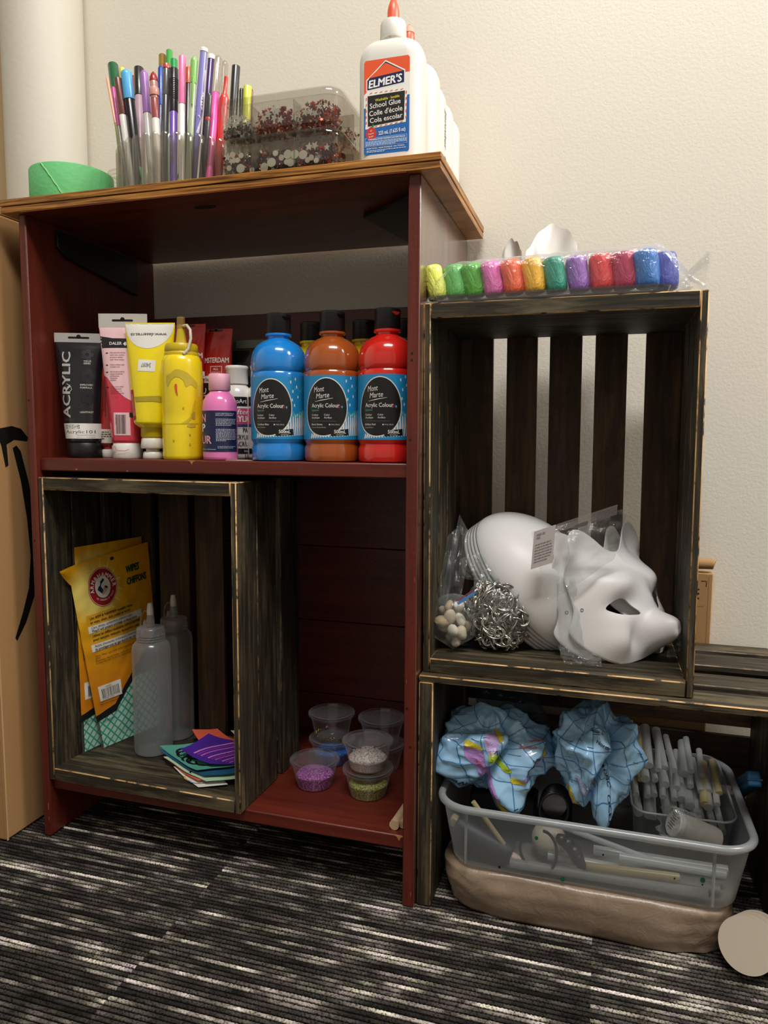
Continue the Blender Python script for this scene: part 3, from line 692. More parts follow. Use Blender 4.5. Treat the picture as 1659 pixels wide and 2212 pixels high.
def pen(nm, label, top, bot, r, segs, st):
    T, Bv = Vector(top), Vector(bot); d = T-Bv; Ln = d.length
    o = thing(nm, label, 'pen' if 'pen' in nm else 'marker', tuple(Bv), tuple(d.to_track_quat('Z', 'Y').to_euler()), 'pens and markers in the clear cup')
    segs = list(segs)+[(1.0, None)]
    for i in range(len(segs)-1):
        z1, z0 = Ln*(1-segs[i][0]), Ln*(1-segs[i+1][0]); col = segs[i][1]
        rr_ = r*(1.0 if i == 0 else .93)
        clear = col in ('#cfc6ba', '#d2cabb')
        m = plastic('clear_pen_cap', '#efece6', .3, gloss=.1, rough=.1, diffuse='#d8d2c8') if clear else flat(col, .3, spec=.5, coat=.15)
        if st == 'nib' and i == 0:
            pr = [(rr_, z0), (rr_, z1-.030), (rr_*.8, z1-.026), (rr_*.45, z1-.022), (rr_*.40, z1-.002), (.0004, z1)]
        elif i == 0 and st == 'dome': pr = [(rr_, z0), (rr_, z1-.006), (rr_*.92, z1-.003), (rr_*.6, z1-.0006), (.0004, z1)]
        elif i == 0 and st == 'round': pr = [(rr_, z0), (rr_, z1-.004), (rr_*.7, z1-.001), (.0004, z1)]
        elif i == 0 and st == 'tip': pr = [(rr_, z0), (rr_*.95, z1-.008), (rr_*.55, z1-.003), (.0004, z1)]
        else: pr = [(rr_, z0), (rr_, z1-.0008), (rr_*.93, z1)]
        part = 'cap' if i == 0 and len(segs) > 2 else ('barrel' if i else 'body')
        MB().lathe(pr, 24).build(part, m, o, smooth=.7)
    return o, Ln, r
PENO = {}
for q in PENS: PENO[q[1]] = pen(*q)
def clip(o, Ln, r, a, z1, ln, col, wd=.0022):
    ca, sa = math.cos(a), math.sin(a)
    P = [(ca*(r-.0005), sa*(r-.0005), Ln-z1), (ca*(r+.0022), sa*(r+.0022), Ln-z1-.001), (ca*(r+.0024), sa*(r+.0024), Ln-z1-ln*.5), (ca*(r+.0012), sa*(r+.0012), Ln-z1-ln)]
    MB().tube(P, wd/2, 8).build('clip', flat(col, .3), o, smooth=.9)
def pl(label): return PENO[label]
clip(*pl('white pen with a light purple clip cap'), -1.9, .004, .045, '#a779bb', .0030)
clip(*pl('translucent green gel pen with a clip'), -2.6, .026, .034, '#86c45c', .0024)
clip(*pl('purple pen with a ribbed black cap and clip'), -1.0, .010, .044, '#161517', .0026)
clip(*pl('grey fineliner pen with a red end and lettered barrel'), -2.9, .004, .040, '#b9b3a8', .0016)
o, Ln, r = pl('clear gel pen with a red clip and tip')
MB().tube([(-.004, -.003, Ln-.004), (-.0095, -.004, Ln-.020), (-.0105, -.004, Ln-.040), (-.0065, -.004, Ln-.056)], [.0012, .0019, .0019, .0014], 10).build('clip', flat('#d2232a', .25), o, smooth=.9)
MB().lathe([(.0062, Ln-.031), (.0066, Ln-.028), (.0066, Ln-.024), (.0060, Ln-.021)], 24).build('grip_ring', flat('#d59a8d', .2), o)
o, Ln, r = pl('purple pen with a ribbed black cap and clip')
mb = MB()
for i in range(12): mb.lathe([(r, Ln-.014-i*.0024), (r+.0004, Ln-.0146-i*.0024), (r, Ln-.0154-i*.0024)], 20, caps=False)
mb.build('grip_ribs', flat('#242326', .35), o)
def pen_label(name, fn):
    o, Ln, r = pl(name); lb = Label(cyl(r*.955, 0, 0), .004); fn(lb, Ln, r); lb.build('printing', o)
pen_label('grey fineliner pen with a red end and lettered barrel', lambda lb, L_, r: (lb.text('STAEDTLER', .0012, L_-.074, .0020, '#e8e6e1', wd=.022, rot=-PI/2, bold=.02), lb.text('fineliner', -.0025, L_-.052, .0012, '#d0cdc8', bold=0)))
pen_label('pink washable marker with a white barrel', lambda lb, L_, r: (lb.stroke([(-.0044, L_-.069), (-.002, L_-.0665), (0, L_-.069), (.002, L_-.071), (.0044, L_-.0685)], .0016, '#f28fbc'), lb.rect(-.0046, L_-.066, .0046, L_-.0648, '#f28fbc'), lb.text('ULTRA-CLEAN', -.0005, L_-.074, .0016, '#2a86c4', wd=.018, rot=-PI/2, bold=.03), lb.text('WASHABLE', -.0028, L_-.074, .0016, '#1b5f9e', wd=.016, rot=-PI/2, bold=.03), lb.text('COLOR', .0022, L_-.078, .0016, '#2a86c4', wd=.012, rot=-PI/2, bold=.02)))
pen_label('translucent green gel pen with a clip', lambda lb, L_, r: lb.text('DELUXE GEL', .0002, L_-.056, .0012, '#f0f2ea', wd=.016, rot=-PI/2, bold=.01))
pen_label('red paint pen with a narrow nib cap', lambda lb, L_, r: lb.text('1.0', 0, L_-.040, .0024, '#f5e6df', align='C', bold=.01))
def lav(lb, L_, r):
    lb.poly([(-.001, L_-.026), (.0035, L_-.026), (.0025, L_-.046), (.0020, L_-.060), (.0010, L_-.046)], '#d9d6e6')
    lb.ell(.0010, L_-.064, .0034, .011, '#e4e1ee')
    for i in range(5): lb.ell(.0002, L_-.056-i*.0035, .0006+.00006*i, .0006+.00006*i, '#4a3f8e', n=10)
    lb.stroke([(.0030, L_-.072), (.0015, L_-.084), (-.0015, L_-.096), (-.0028, L_-.104)], [.001, .0022, .0030, .0034], '#e4e1ee')
    lb.text('gel', -.0032, L_-.082, .0024, '#f1eef7', rot=-PI/2+.3, bold=.02)
pen_label('tall lavender marker with a white tip and white swirl', lav)
def posc(lb, L_, r):
    rg = random.Random(4)
    for i, c in enumerate(('#e9a6b6', '#d8c3e8', '#e8e5e0', '#b99fe0', '#e4e2c0', '#bfe08a')):
        lb.stroke([(-.002+.0005*i, L_-.046-i*.0075), (.0005, L_-.0445-i*.0075), (.0010, L_-.0475-i*.0075), (-.001, L_-.0495-i*.0075)], .0009, c)
pen_label('black paint marker with a big sky blue cap', posc)
# small paper things seen through the cup
mb = MB()
for i in range(16):
    a = 3.4+i*.115; q = Vector((CUPX+.078*math.cos(a), CUPY+.078*math.sin(a), ZTOP+.004)); e = q+Vector((.010*math.sin(i*1.9), .004, .024+.010*abs(math.sin(i*2.3))))
    mb.box((-.0022, -.0003, 0), (.0022, .0003, (e-q).length), M=Matrix.Translation(q) @ (e-q).to_track_quat('Z', 'Y').to_matrix().to_4x4())
tag(mb.build('paper_strips', flat('#74c17c', .6)), 'green paper strips standing in the bottom of the clear pen cup', 'paper', kind='stuff')

# two stacked clear boxes of sequins
def seq_box(label, z):
    W, Dp, H = .1665, .125, .0475
    t = thing('sequin_box', label, 'box', (.3112+W/2, .0015+Dp/2, z), (0, 0, 0), 'clear divided boxes of sequins')
    mb = MB().loft([rr(W-.008, Dp-.008, .018, .0006), rr(W-.003, Dp-.003, .0205, .003), rr(W-.0015, Dp-.0015, .022, .038)], caps=False).prism([p[:2] for p in rr(W-.008, Dp-.008, .018, 0)], 0, .0012)
    mb.build('tray', ACR, t, smooth=.8)
    mb = MB().loft([rr(W+.001, Dp+.001, .023, .036), rr(W+.002, Dp+.002, .0235, .0372), rr(W, Dp, .0225, .0445), rr(W-.004, Dp-.004, .021, H), rr(W-.010, Dp-.010, .018, H-.0004)], caps=False).prism([p[:2] for p in rr(W-.009, Dp-.009, .018, 0)], H-.0010, H-.0002)
    mb.build('lid', CLEAR, t, smooth=.8)
    for x in (-.0345, .0230): MB().box((x-.0006, -Dp/2+.0025, .0012), (x+.0006, Dp/2-.0025, .037)).build('divider', ACR, t, smooth=0)
    MB().box((-W/2+.003, -.0006, .0012), (W/2-.003, .0006, .037)).build('divider', ACR, t, smooth=0)
    return t
seq_box('lower of the two stacked clear boxes, filled with round mirror sequins', ZTOP+.0002)
seq_box('upper of the two stacked clear boxes, filled with star sequins', ZTOP+.0484)
SX, SY = .3112+.08325, .0015+.0625
def star(r, k=.45, n=5): return [((r if i % 2 == 0 else r*k)*math.sin(PI*i/n), (r if i % 2 == 0 else r*k)*math.cos(PI*i/n)) for i in range(2*n)]
SILV = flat('#d8d6c8', .35, metal=.25); MIR = flat('#c9c9c6', .12, metal=1.0); REDM = flat('#a11f16', .18, metal=.5); ORM = flat('#d4491d', .22, metal=.4); DKM = flat('#3b3631', .15, metal=.8); COP = flat('#8a4a2e', .15, metal=.8); GRM = flat('#41594c', .2, metal=.6)
def heap(z, palettes, starry, label, n):
    mb = MB(); rg = random.Random(int(z*9999))
    for i in range(n):
        k = rg.choice((0, 1, 2)); fy = rg.random()
        x0, x1 = ((-.079, -.036), (-.033, .0215), (.0245, .079))[k]
        x = rg.uniform(x0+.003, x1-.003); y = rg.choice((-1, 1))*rg.uniform(.004, .0545)
        if rg.random() < .6: y = -.0548+rg.random()**2*.02
        hgt = (.024+.008*math.sin((x-x0)/(x1-x0)*PI)) if starry else .027
        if starry and k == 0: hgt = .017
        zz = .002+rg.random()*hgt
        r = rg.uniform(.0022, .0042)
        M = TR((SX+x, SY+y, z+zz), (rg.uniform(0, 6), rg.uniform(0, 6), rg.uniform(0, 6)))
        if abs(y) > .0535 or abs(x) > .074: r = min(r, .0026)
        pol = star(r) if starry or rg.random() < .2 else [(r*math.cos(j*PI/5), r*math.sin(j*PI/5)) for j in range(10)]
        mb.prism(pol, -.0002, .0002, palettes[k][rg.randrange(len(palettes[k]))], M)
    tag(mb.build('sequins', [SILV, MIR, REDM, ORM, DKM, COP, GRM], smooth=0, recalc=False), label, 'sequins', kind='stuff')
heap(ZTOP+.0485, ((0, 4, 4, 1, 2), (2, 2, 2, 5, 3), (3, 2, 3, 2, 6)), True, 'loose red, orange and dark star sequins heaped in the upper clear box', 1500)
heap(ZTOP+.0002, ((4, 5, 1, 4, 2), (5, 2, 5, 4, 1), (5, 2, 3, 4, 1)), False, 'loose copper, red and mirror sequins heaped in the lower clear box', 1500)
def seqs(nm, label, cat, grp, spots, z, shape):
    base = None
    for (x, zz, r, rot) in spots:
        if base is None or abs(base[1]-r) > .0003:
            o = MB().prism(shape(r), -.0003, .0003).build(nm, SILV, smooth=0); base = (o, r)
        else: o = base[0].copy(); C.objects.link(o)
        o.location = (x, .0062, z+zz); o.rotation_euler = (PI/2+R_.uniform(-.1, .1), R_.uniform(-.2, .2)+rot, R_.uniform(-.12, .12))
        tag(o, label, cat, grp)
circ = lambda r: [(r*math.cos(j*PI/14), r*math.sin(j*PI/14)) for j in range(28)]
seqs('star_sequin', 'silver star sequin against the front of the upper clear box', 'sequin', 'silver stars in the upper box',
     [(.3240, .016, .0055, .2), (.3285, .023, .0058, .5), (.3360, .017, .0055, .1), (.3415, .022, .0058, .4), (.3360, .0265, .0050, 0), (.3480, .0245, .0045, .3), (.3545, .0175, .005, .6),
      (.3820, .024, .0055, .3), (.3890, .029, .0055, .7), (.3940, .026, .0052, .1), (.3900, .019, .0052, .5), (.3985, .016, .0058, .2), (.3760, .020, .0052, .9), (.3655, .021, .005, .4),
      (.4170, .017, .0058, .2), (.4235, .0255, .0055, .6), (.4315, .021, .0056, .1), (.4385, .0205, .0052, .4), (.4445, .0180, .0050, .8), (.4500, .0255, .0048, .2)], ZTOP+.0485, star)
seqs('star_sequin', 'silver star sequin against the front of the lower clear box', 'sequin', 'silver stars in the lower box',
     [(.3250, .0275, .0058, .3), (.3305, .022, .0052, .6), (.4365, .0285, .0056, .2), (.4440, .029, .0056, .5), (.4600, .0255, .0046, .3)], ZTOP, star)
seqs('round_sequin', 'round grey-backed sequin against the front of the lower clear box', 'sequin', 'round sequins in the lower box',
     [(.3270, .014, .0034, 0), (.3340, .0225, .0034, 0), (.3390, .0225, .0034, 0), (.3440, .0275, .0034, 0), (.3430, .012, .0056, 0), (.3320, .0295, .0038, 0), (.3760, .010, .0056, 0), (.3860, .0150, .0056, 0),
      (.3915, .0255, .0036, 0), (.3995, .0195, .0034, 0), (.4080, .0225, .0055, 0), (.4175, .0215, .0055, 0), (.4285, .0200, .0055, 0), (.4120, .0130, .0055, 0), (.4065, .0135, .0034, 0), (.4345, .0130, .0034, 0), (.4395, .0155, .0034, 0), (.4460, .0115, .0034, 0), (.3590, .0085, .0036, 0)], ZTOP, circ)

# ================================================================ on the right crate: clay pack and tissue box
ZC = .7673
CLAY = [('lime yellow', '#dfe860', .5935), ('light green', '#62bd5c', .6170), ('grass green', '#4fae2e', .6400), ('pink', '#ee78c0', .6640), ('orange', '#ee6236', .6880), ('golden yellow', '#f0b41f', .7120),
        ('teal green', '#139279', .7365), ('purple', '#9263b6', .7620), ('red', '#d83336', .7880), ('crimson', '#b3224f', .8130), ('blue', '#1f70bd', .8370), ('indigo blue', '#3d4ba6', .8590)]
def clay_mat(c):
    k = ('clay', c)
    if k in _mc: return _mc[k]
    m, nt, N, L, b = new_mat('wrapped_clay_'+c.strip('#')); b.inputs['Base Color'].default_value = lin(c); b.inputs['Roughness'].default_value = .42
    b.inputs['Coat Weight'].default_value = .35; b.inputs['Coat Roughness'].default_value = .12
    n = tex(N, L, coords(N, L, (1, 1, .45)), 70, 4, .6, 1.6); bumpn(N, L, n, b, .9, .004); _mc[k] = m; return m
pk = thing('clay_pack', 'clear plastic pack with a tray and window wrap holding twelve rolls of coloured clay', 'clay pack', (.73, .058, ZC))
for i, (nm, c, x) in enumerate(CLAY):
    rg = random.Random(i+20); rings = []
    H, Rr = .0415, .0124+(.0010 if i > 7 else 0)+(.0010 if i == 11 else 0)
    for z, s in ((0, .72), (.0015, .92), (.006, 1), (.014, 1.02), (.022, 1), (.030, 1.02), (.036, 1.0), (.0395, .93), (.041, .74), (.0405, .62), (.038, .48), (.0375, .10)):
        rings.append([(Rr*s*(1+.05*math.sin(3*a+i+z*160)+.03*math.sin(7*a+i*2))*math.cos(a), Rr*.92*s*(1+.05*math.sin(2*a+i*1.7))*math.sin(a), z) for a in [2*PI*j/28 for j in range(28)]])
    o = MB().loft(rings).build('clay_roll', clay_mat(c), smooth=.9)
    o.location = (x, .042+.004*math.sin(i), ZC+.0075); o.rotation_euler = (-.06, -.24+.012*i, rg.uniform(-.3, .3)); o.scale = (1, 1, 1.0 if i < 8 else 1.03)
    if i == 11: o.location = (.8575, .062, ZC+.0085)
    tag(o, nm+' roll of modelling clay standing in the clear pack', 'clay', 'coloured clay rolls in the pack')
mb = MB()
mb.loft([rr(.262, .062, .012, .0012, cx=-.004, cy=-.006), rr(.270, .068, .014, .008, cx=-.004, cy=-.004)], caps=False).prism([p[:2] for p in rr(.262, .062, .012, 0, cx=-.004, cy=-.006)], .0008, .0018)
mb.build('tray', plastic('grey_pack_tray', '#c9c8c6', .35, gloss=.06, rough=.2, diffuse='#8e8b86'), pk, smooth=.8)
# wrap: a crinkled clear tube gathered at both ends
rings = []
K = 46
for i in range(K+1):
    f = i/K; x = -.148+.300*f; e = min(f, 1-f)
    s = min(1, .10+(e*7.5)**.7) if e < .14 else 1
    hh = (.047+.008*f)*s; dd = .074*(.45+.55*s); z0 = .0008+(1-s)*.006
    ring = []
    for j in range(40):
        a = 2*PI*j/40; cx_ = math.copysign(abs(math.cos(a))**.55, math.cos(a)); sy_ = math.copysign(abs(math.sin(a))**.55, math.sin(a))
        w_ = noise.noise(Vector((x*60, j*.6, 3)))*.0016*(1+2.2*(1-s))
        ring.append((x+noise.noise(Vector((j*.7, i*.1, 9)))*.006*(1-s), -.006+cx_*(dd/2+w_), z0+(1+sy_)/2*hh+w_))
    rings.append(ring)
WRAP = plastic('crinkled_clear_wrap', '#fbfbfb', .05, gloss=.08, rough=.10, diffuse='#e4e8ea', bump=.9, bscale=60, edge=.5)
MB().loft(rings, caps=False).build('wrap', WRAP, pk, smooth=.8)
for k, (sx, x0) in enumerate(((1, .150), (-1, -.147))):
    mb = MB()
    def fr(u, v, sx=sx, x0=x0): 
        fl = .5+.5*u
        return (x0+sx*.020*u, -.006+(v-.5)*.05*fl+.003*math.sin(v*23), .022+(.020 if sx > 0 else .006)*u*math.sin(v*5)+.010*math.sin(v*17)*fl)
    mb.grid(fr, 8, 26); mb.build('gathered_end', WRAP, pk, smooth=.8)
lb = Label(plane((-.045, .0285, .054), (1, 0, .03), (0, -1, 0)), .05)
lb.rect(-.03, 0, .150, .018, plastic('pale_card_strip', '#ffffff', .75, diffuse='#cdbfc4', gloss=.03)); lb.build('header_card', pk)
# tissue box mostly hidden behind the clay
t = thing('tissue_box', 'grey tissue box behind the clay pack, white tissue pulled up', 'tissue box', (.7000, .170, ZC))
mb = MB().box((-.052, -.052, 0), (.105, .052, .0580)); mb.build('box', flat('#8d8a85', .6), t, smooth=.5, bevel=.002)
def tis(u, v, cx=.016, w_=.033, hh=.070, lean=.10, ph=0):
    a = (u-.5)*PI; s = math.sin(a)
    prof = math.sqrt(max(0, 1-abs(s)**2.2))
    return (cx+s*w_*(.35+.65*v**.6)+lean*v*.05, -.012+.018*math.cos(a*1.3+ph)*v-.010*v+.005*math.sin(9*u+4*v)+.003*math.sin(21*u-3*v)*v, .050+hh*v*(.25+.75*prof)+.0030*math.sin(13*u+2)*v+.0020*math.sin(29*u)*v)
tg = MB().grid(tis, 40, 24).grid(lambda u, v: tis(u, v, -.031, .018, .052, -.05, 1.2), 30, 18)
tg.build('tissue', flat('#e9e6e0', .8, sss=.1), t, smooth=1.2)

# ================================================================ paints on the middle shelf
ZS = .5727
def tube_paint(label, x, y, yaw, w_top, r, zs_, zt, crimp, body, crimpc, dx=0, name='paint_tube', hang=True, group=None, cap=None, capz=0, mats_extra=None):
    """flat crimped end up, round shoulder down, standing on its cap; returns the thing and its front surface"""
    t = thing(name, label, 'paint tube', (x, y, ZS), (0, 0, yaw), group)
    def ab(z):
        f = min(1, max(0, (z-zs_)/(zt-crimp-zs_))); a = r+(w_top/2-r)*f**.9; b_ = r*(1-f)**.75+.0016*f+.002*math.sin(PI*f)
        return a, max(b_, .0011)
    zs_list = [zs_+(zt-crimp-zs_)*i/22 for i in range(23)]+[zt]
    rings = []
    for k in (0, .3, .6, .85):   # rounded shoulder
        s = .55+.45*math.sin(k*PI/2); rings.append([(r*s*math.cos(a), r*s*math.sin(a), zs_-.010*(1-k)) for a in [2*PI*j/48 for j in range(48)]])
    for z in zs_list:
        a_, b_ = ab(z) if z < zt else (w_top/2, .0011)
        if z >= zt-crimp: b_ = .0011; a_ = w_top/2
        f = max(0, (z-zs_)/(zt-zs_)); rings.append([(dx*f+a_*math.cos(q), b_*math.sin(q), z) for q in [2*PI*j/48 for j in range(48)]])
    MB().loft(rings).build('body', flat(body, .25, coat=.35, bump=.05, bscale=25), t, smooth=.8)
    def surf(u, v, h):
        a_, b_ = ab(v); f = (v-zs_)/(zt-zs_)
        if v > zt-crimp: b_ = .0011; a_ = w_top/2
        q = max(0, 1-min(1, abs(u)/a_)**2)
        return Vector((dx*f+u, -(b_*math.sqrt(q))-h-.0002, v))
    if crimpc:
        MB().loft([[(dx+w_top/2*math.cos(q)*1.004, .0014*math.sin(q), z) for q in [2*PI*j/32 for j in range(32)]] for z in (zt-crimp, zt+.0003)]).build('crimp', flat(crimpc, .5), t, smooth=.7)
    if hang:
        lb = Label(lambda u, v, h: Vector((dx+u, -.0015-h, v)), .02); K = '#0d0706'; z = zt-crimp*.48; s = w_top/.077
        lb.ell(0, z+.0016, .0035*s, .0028, K, lay=0); lb.poly([(-.0155*s, z-.0014), (.0155*s, z-.0014), (.017*s, z), (.0155*s, z+.0014), (-.0155*s, z+.0014), (-.017*s, z)], K, lay=0)
        lb.build('hang_slot', t)
    return t, surf
def round_cap(t, r0, r1, z0, z1, col, n=40, ribs=0, nm='cap', rough=.4):
    MB().lathe([(r0-.0012, z0), (r0, z0+.0015), (r1, z1-.0015), (r1-.0015, z1)], n, fn=(lambda a, z: 1+.03*abs(math.cos(ribs*a/2))) if ribs else None).build(nm, flat(col, rough), t, smooth=.8)

# black tube
t, sf = tube_paint('black acrylic paint tube beside the left panel with white vertical lettering', .0560, .055, .42, .0690, .0272, .0255, .1815, .013, '#1b1b1f', '#b9b6b0', dx=-.005)
round_cap(t, .0265, .0265, 0, .0225, '#131315')
lb = Label(sf, .003); W2 = '#e9e6de'
lb.text('ACRYLIC', -.0135, .058, .0120, '#b9b6ae', wd=.096, rot=PI/2-.02, bold=.035, align='L')
for s_, u, v in (('VALUE', .007, .1395), ('SERIES', .007, .1360), ('IMPROVED', .002, .1045), ('FORMULA', .002, .1005), ('LIGHTFAST', .001, .0650)): lb.text(s_, u, v, .0026, '#cfccc4', bold=.02)
for (u, v, r) in ((.012, .118, .013), (.012, .088, .012), (.012, .150, .010)):
    for k in range(5):
        a = k*PI/2.5; lb.ell(u+r*.55*math.cos(a), v+r*.55*math.sin(a), r*.36, r*.36, '#0c0c0e', n=18)
lb.rect(-.0275, .0280, .0300, .0500, W2); lb.rect(-.0215, .0418, -.0005, .0485, '#111111')
lb.text('BUZZ', -.0190, .0433, .0040, W2, wd=.0160, bold=.02)
lb.text('Acrylic101', -.0225, .0355, .0048, '#2a2a2a', wd=.042, bold=-.002)
lb.text('StudentColour', -.0050, .0320, .0022, '#4a4a4a', wd=.024, bold=0); lb.text('peinture acrylique', -.0050, .0293, .0016, '#5a5a5a', wd=.024, bold=0)
lb.text('120ml  (4 fl oz)', -.0225, .0545, .0018, '#55555a', bold=0)
lb.stroke([(-.0175, .1075), (-.0120, .104), (-.0100, .099), (-.0140, .0945), (-.0185, .093)], .0008, '#cfc7b2')
lb.build('label', t)
# thin red tube behind
t, sf = tube_paint('small red paint tube with dark streaks squeezed between the black and pink tubes', .0880, .066, 0, .040, .0115, .022, .150, .012, '#b6261f', '#8a8a88', hang=False)
round_cap(t, .0105, .0105, 0, .0125, '#e8e5dd')
lb = Label(sf, .003)
lb.rect(-.0112, .0215, .0112, .042, '#e4ded0'); lb.greek(-.010, .0385, .010, .0014, 4, .0032, '#5c4b45', 2); lb.rect(-.0115, .0195, .0115, .0217, '#5a2422')
for i in range(7): lb.stroke([(-.009+.002*i, .060+.004*(i % 3)), (-.0085+.002*i, .09), (-.009+.0022*i, .118-.004*(i % 2))], .0007, '#2c1210')
lb.build('label', t)
# pink tube
t, sf = tube_paint('tall pale pink and rose paint tube with a wide silver crimp', .1360, .045, .30, .0690, .0212, .0265, .2045, .0190, '#d8374f', '#c9c5be', dx=-.002)
round_cap(t, .0212, .0200, 0, .0225, '#e9e4df')
lb = Label(sf, .003)
def edge(v): f = (v-.0265)/(.1855-.0265); return .0208+(.0340-.0208)*max(0, min(1, f))**.9
pts = [(edge(.1855-.0002)*-1, .1853), (edge(.1855)*.99, .1853)]+[(edge(v)*.985, v) for v in [.1853-.004*i for i in range(1, 26)]]
curve = [(.0205-.042*(i/12), .080+.034*(i/12)**1.7) for i in range(13)]
left = [(-edge(v)*.985, v) for v in [.118+.0042*i for i in range(16)]]
lb.poly(pts+curve+left, '#f0c6cb')
lb.poly([(-.0325, .1730), (-.0140, .1700), (.0328, .1690), (.0322, .1560), (-.0318, .1560)], '#1b1a1c')
lb.text('DALER  ROWNEY', -.0180, .1605, .0042, '#efece6', wd=.048, bold=.02); lb.poly([(.0015, .1620), (.0045, .1650), (.0075, .1620), (.0045, .1590)], '#efece6')
for k, v in enumerate((.1500, .1330, .1230, .1020)):
    lb.poly([(-.0245, v-.0012), (-.022, v), (-.0195, v-.0012), (-.022, v-.0024)], '#1e1b1c'); 
for s_, v in (('High quality flow formula', .1488), ('acrylic colour. Excellent', .1455), ('permanence, lightfast.', .1422), ('power. Water resistant.', .1389), ('Couleur acrylique super', .1318), ('et diluable à l\'eau', .1287), ('Feine Künstleracrylfarbe', .1218), ('und gute Acrylbarkeit', .1188), ('auf Wasserbasis', .1158), ('Lichtechtheit', .1128), ('wasserfest.', .1100), ('Acrílico de alta calidad', .1008), ('con agua. Excelente', .0978), ('permanencia a la luz', .0948), ('albertmiento. A prueba', .0918)):
    lb.text(s_, -.0170, v, .0016, '#5a3b40', bold=.012)
lb.text('Made in England', -.0150, .0865, .0012, '#6b4a4e', bold=0)
lb.rect(-.0125, .0330, .0110, .0650, '#f0c9cd'); lb.barcode(-.0090, .0350, .0055, .0620, vertical=False, seed=9); lb.text('5 011386 070384', -.0098, .0620, .0014, '#333333', rot=-PI/2, bold=0)
lb.rect(.0100, .0585, .0150, .0650, '#1a1a1c')
lb.build('label', t)
lb = Label(cyl(.0232, -.3, 0), .004); lb.poly([(-.012, .0185), (-.004, .0185), (-.002, .0145), (-.012, .0130)], '#dfc8c4'); lb.stroke([(-.004, .0145), (-.001, .0115), (.010, .0110), (.016, .0130)], .0007, '#c72b45'); lb.build('cap_smear', t)
# yellow tube
t, sf = tube_paint('bright yellow paint tube with a white half-moon top and faceted white cap', .1800, .042, .22, .0720, .0250, .052, .1900, .0035, '#f7df12', None, hang=False)
MB().lathe([(.0150, .0300), (.0160, .0320), (.0158, .0470)], 32).build('neck', flat('#c9ae16', .3), t)
round_cap(t, .0160, .0150, .0145, .0300, '#e9e6df', ribs=12); round_cap(t, .0138, .0130, 0, .0105, '#e9e6df', ribs=12, nm='cap_base'); MB().lathe([(.0095, .0098), (.0095, .0150)], 24).build('cap_waist', flat('#dedbd4', .4), t)
lb = Label(sf, .003)
lb.poly([(-.0350, .1885), (.0350, .1885)]+[(.0348*math.cos(a), .1880-.0345*math.sin(a)) for a in [PI*i/20 for i in range(1, 20)]], '#eae6de')
lb.text('www.deserres.ca', .0260, .1752, .0046, '#565452', wd=.052, rot=PI, bold=.01)
lb.rect(-.0125, .1215, .0125, .1375, '#efece4', rot=-.05); lb.text('34097', .0065, .1330, .0060, '#8b8a86', wd=.0135, rot=PI-.05, bold=.01)
lb.poly([(-.0290, .0960), (-.0200, .0965), (-.0150, .0560), (-.0222, .0530)], '#b5271c'); 
for i in range(4): lb.stroke([(-.0265+.0018*i, .0900), (-.0212+.0014*i, .0600)], .0005, '#e9c8b8')
lb.poly([(-.0180, .0862), (.0180, .0880), (.0245, .0850), (.0245, .0780), (.010, .0800), (-.0150, .0795)], '#b3a024')
lb.build('label', t)
# yellow squeeze bottle
t = thing('squeeze_bottle', 'yellow paint squeeze bottle with a nozzle tip and looped cap strap', 'squeeze bottle', (.2309, .040, ZS))
YEL = flat('#f4d81c', .25, coat=.3); SMR = '#cdb634'
MB().lathe([(.0260, 0), (.0276, .0018), (.0280, .006), (.0282, .055), (.0276, .060), (.0282, .065), (.0280, .120), (.0272, .134), (.0246, .1405), (.0228, .1425)], 56).build('body', YEL, t, smooth=.8)
MB().lathe([(.0228, .1425), (.0228, .1460), (.0217, .1475), (.0226, .1490), (.0221, .1560), (.0205, .1585), (.0080, .1600), (.0070, .1640), (.0050, .1800), (.0040, .1850)], 48, fn=lambda a, z: 1+.012*abs(math.cos(24*a))*(z < .155)).build('lid', flat('#cbb01d', .35), t, smooth=.8)
MB().lathe([(.0056, .1800), (.0056, .1945), (.0050, .1952)], 24).build('tip_cap', plastic('tip_cap_clear', '#f2e6c2', .35, gloss=.1, diffuse='#d9b76a'), t)
MB().tube([(.005, -.002, .1830), (.013, -.006, .1830), (.0205, -.010, .1760), (.0225, -.012, .1640), (.0195, -.014, .1500), (.0150, -.019, .1430)], .0020, 10).build('strap', flat('#cfc9ad', .4), t, smooth=.9)
lb = Label(cyl(.0283, .38, 0), .004)
lb.poly(smooth_poly([(-.018, .112), (-.010, .117), (-.002, .122), (.010, .119), (.019, .112), (.027, .104), (.024, .098), (.017, .102), (.010, .099), (.006, .108), (-.003, .112), (-.010, .107), (-.016, .099)]), SMR)
lb.poly(smooth_poly([(.006, .048), (.014, .052), (.021, .066), (.024, .081), (.020, .076), (.016, .060), (.008, .053), (.004, .050)]), '#d2bb2e')
lb.poly(smooth_poly([(.010, .046), (.015, .0495), (.022, .048), (.022, .045), (.014, .044)]), SMR); lb.poly(smooth_poly([(.017, .062), (.022, .066), (.022, .056), (.018, .056)]), '#bca634')
lb.poly(smooth_poly([(-.0050, .101), (-.0018, .102), (-.0015, .094), (-.0010, .086), (-.0042, .092)]), '#d5602a'); lb.stroke([(-.028, .0485), (.028, .0495)], .0006, '#b59f28')
for u, v in ((.014, .034), (.014, .021), (-.008, .026), (.006, .070)): lb.ell(u, v, .0012, .0016, '#b39e2e', n=12)
lb.build('paint_smears', t)
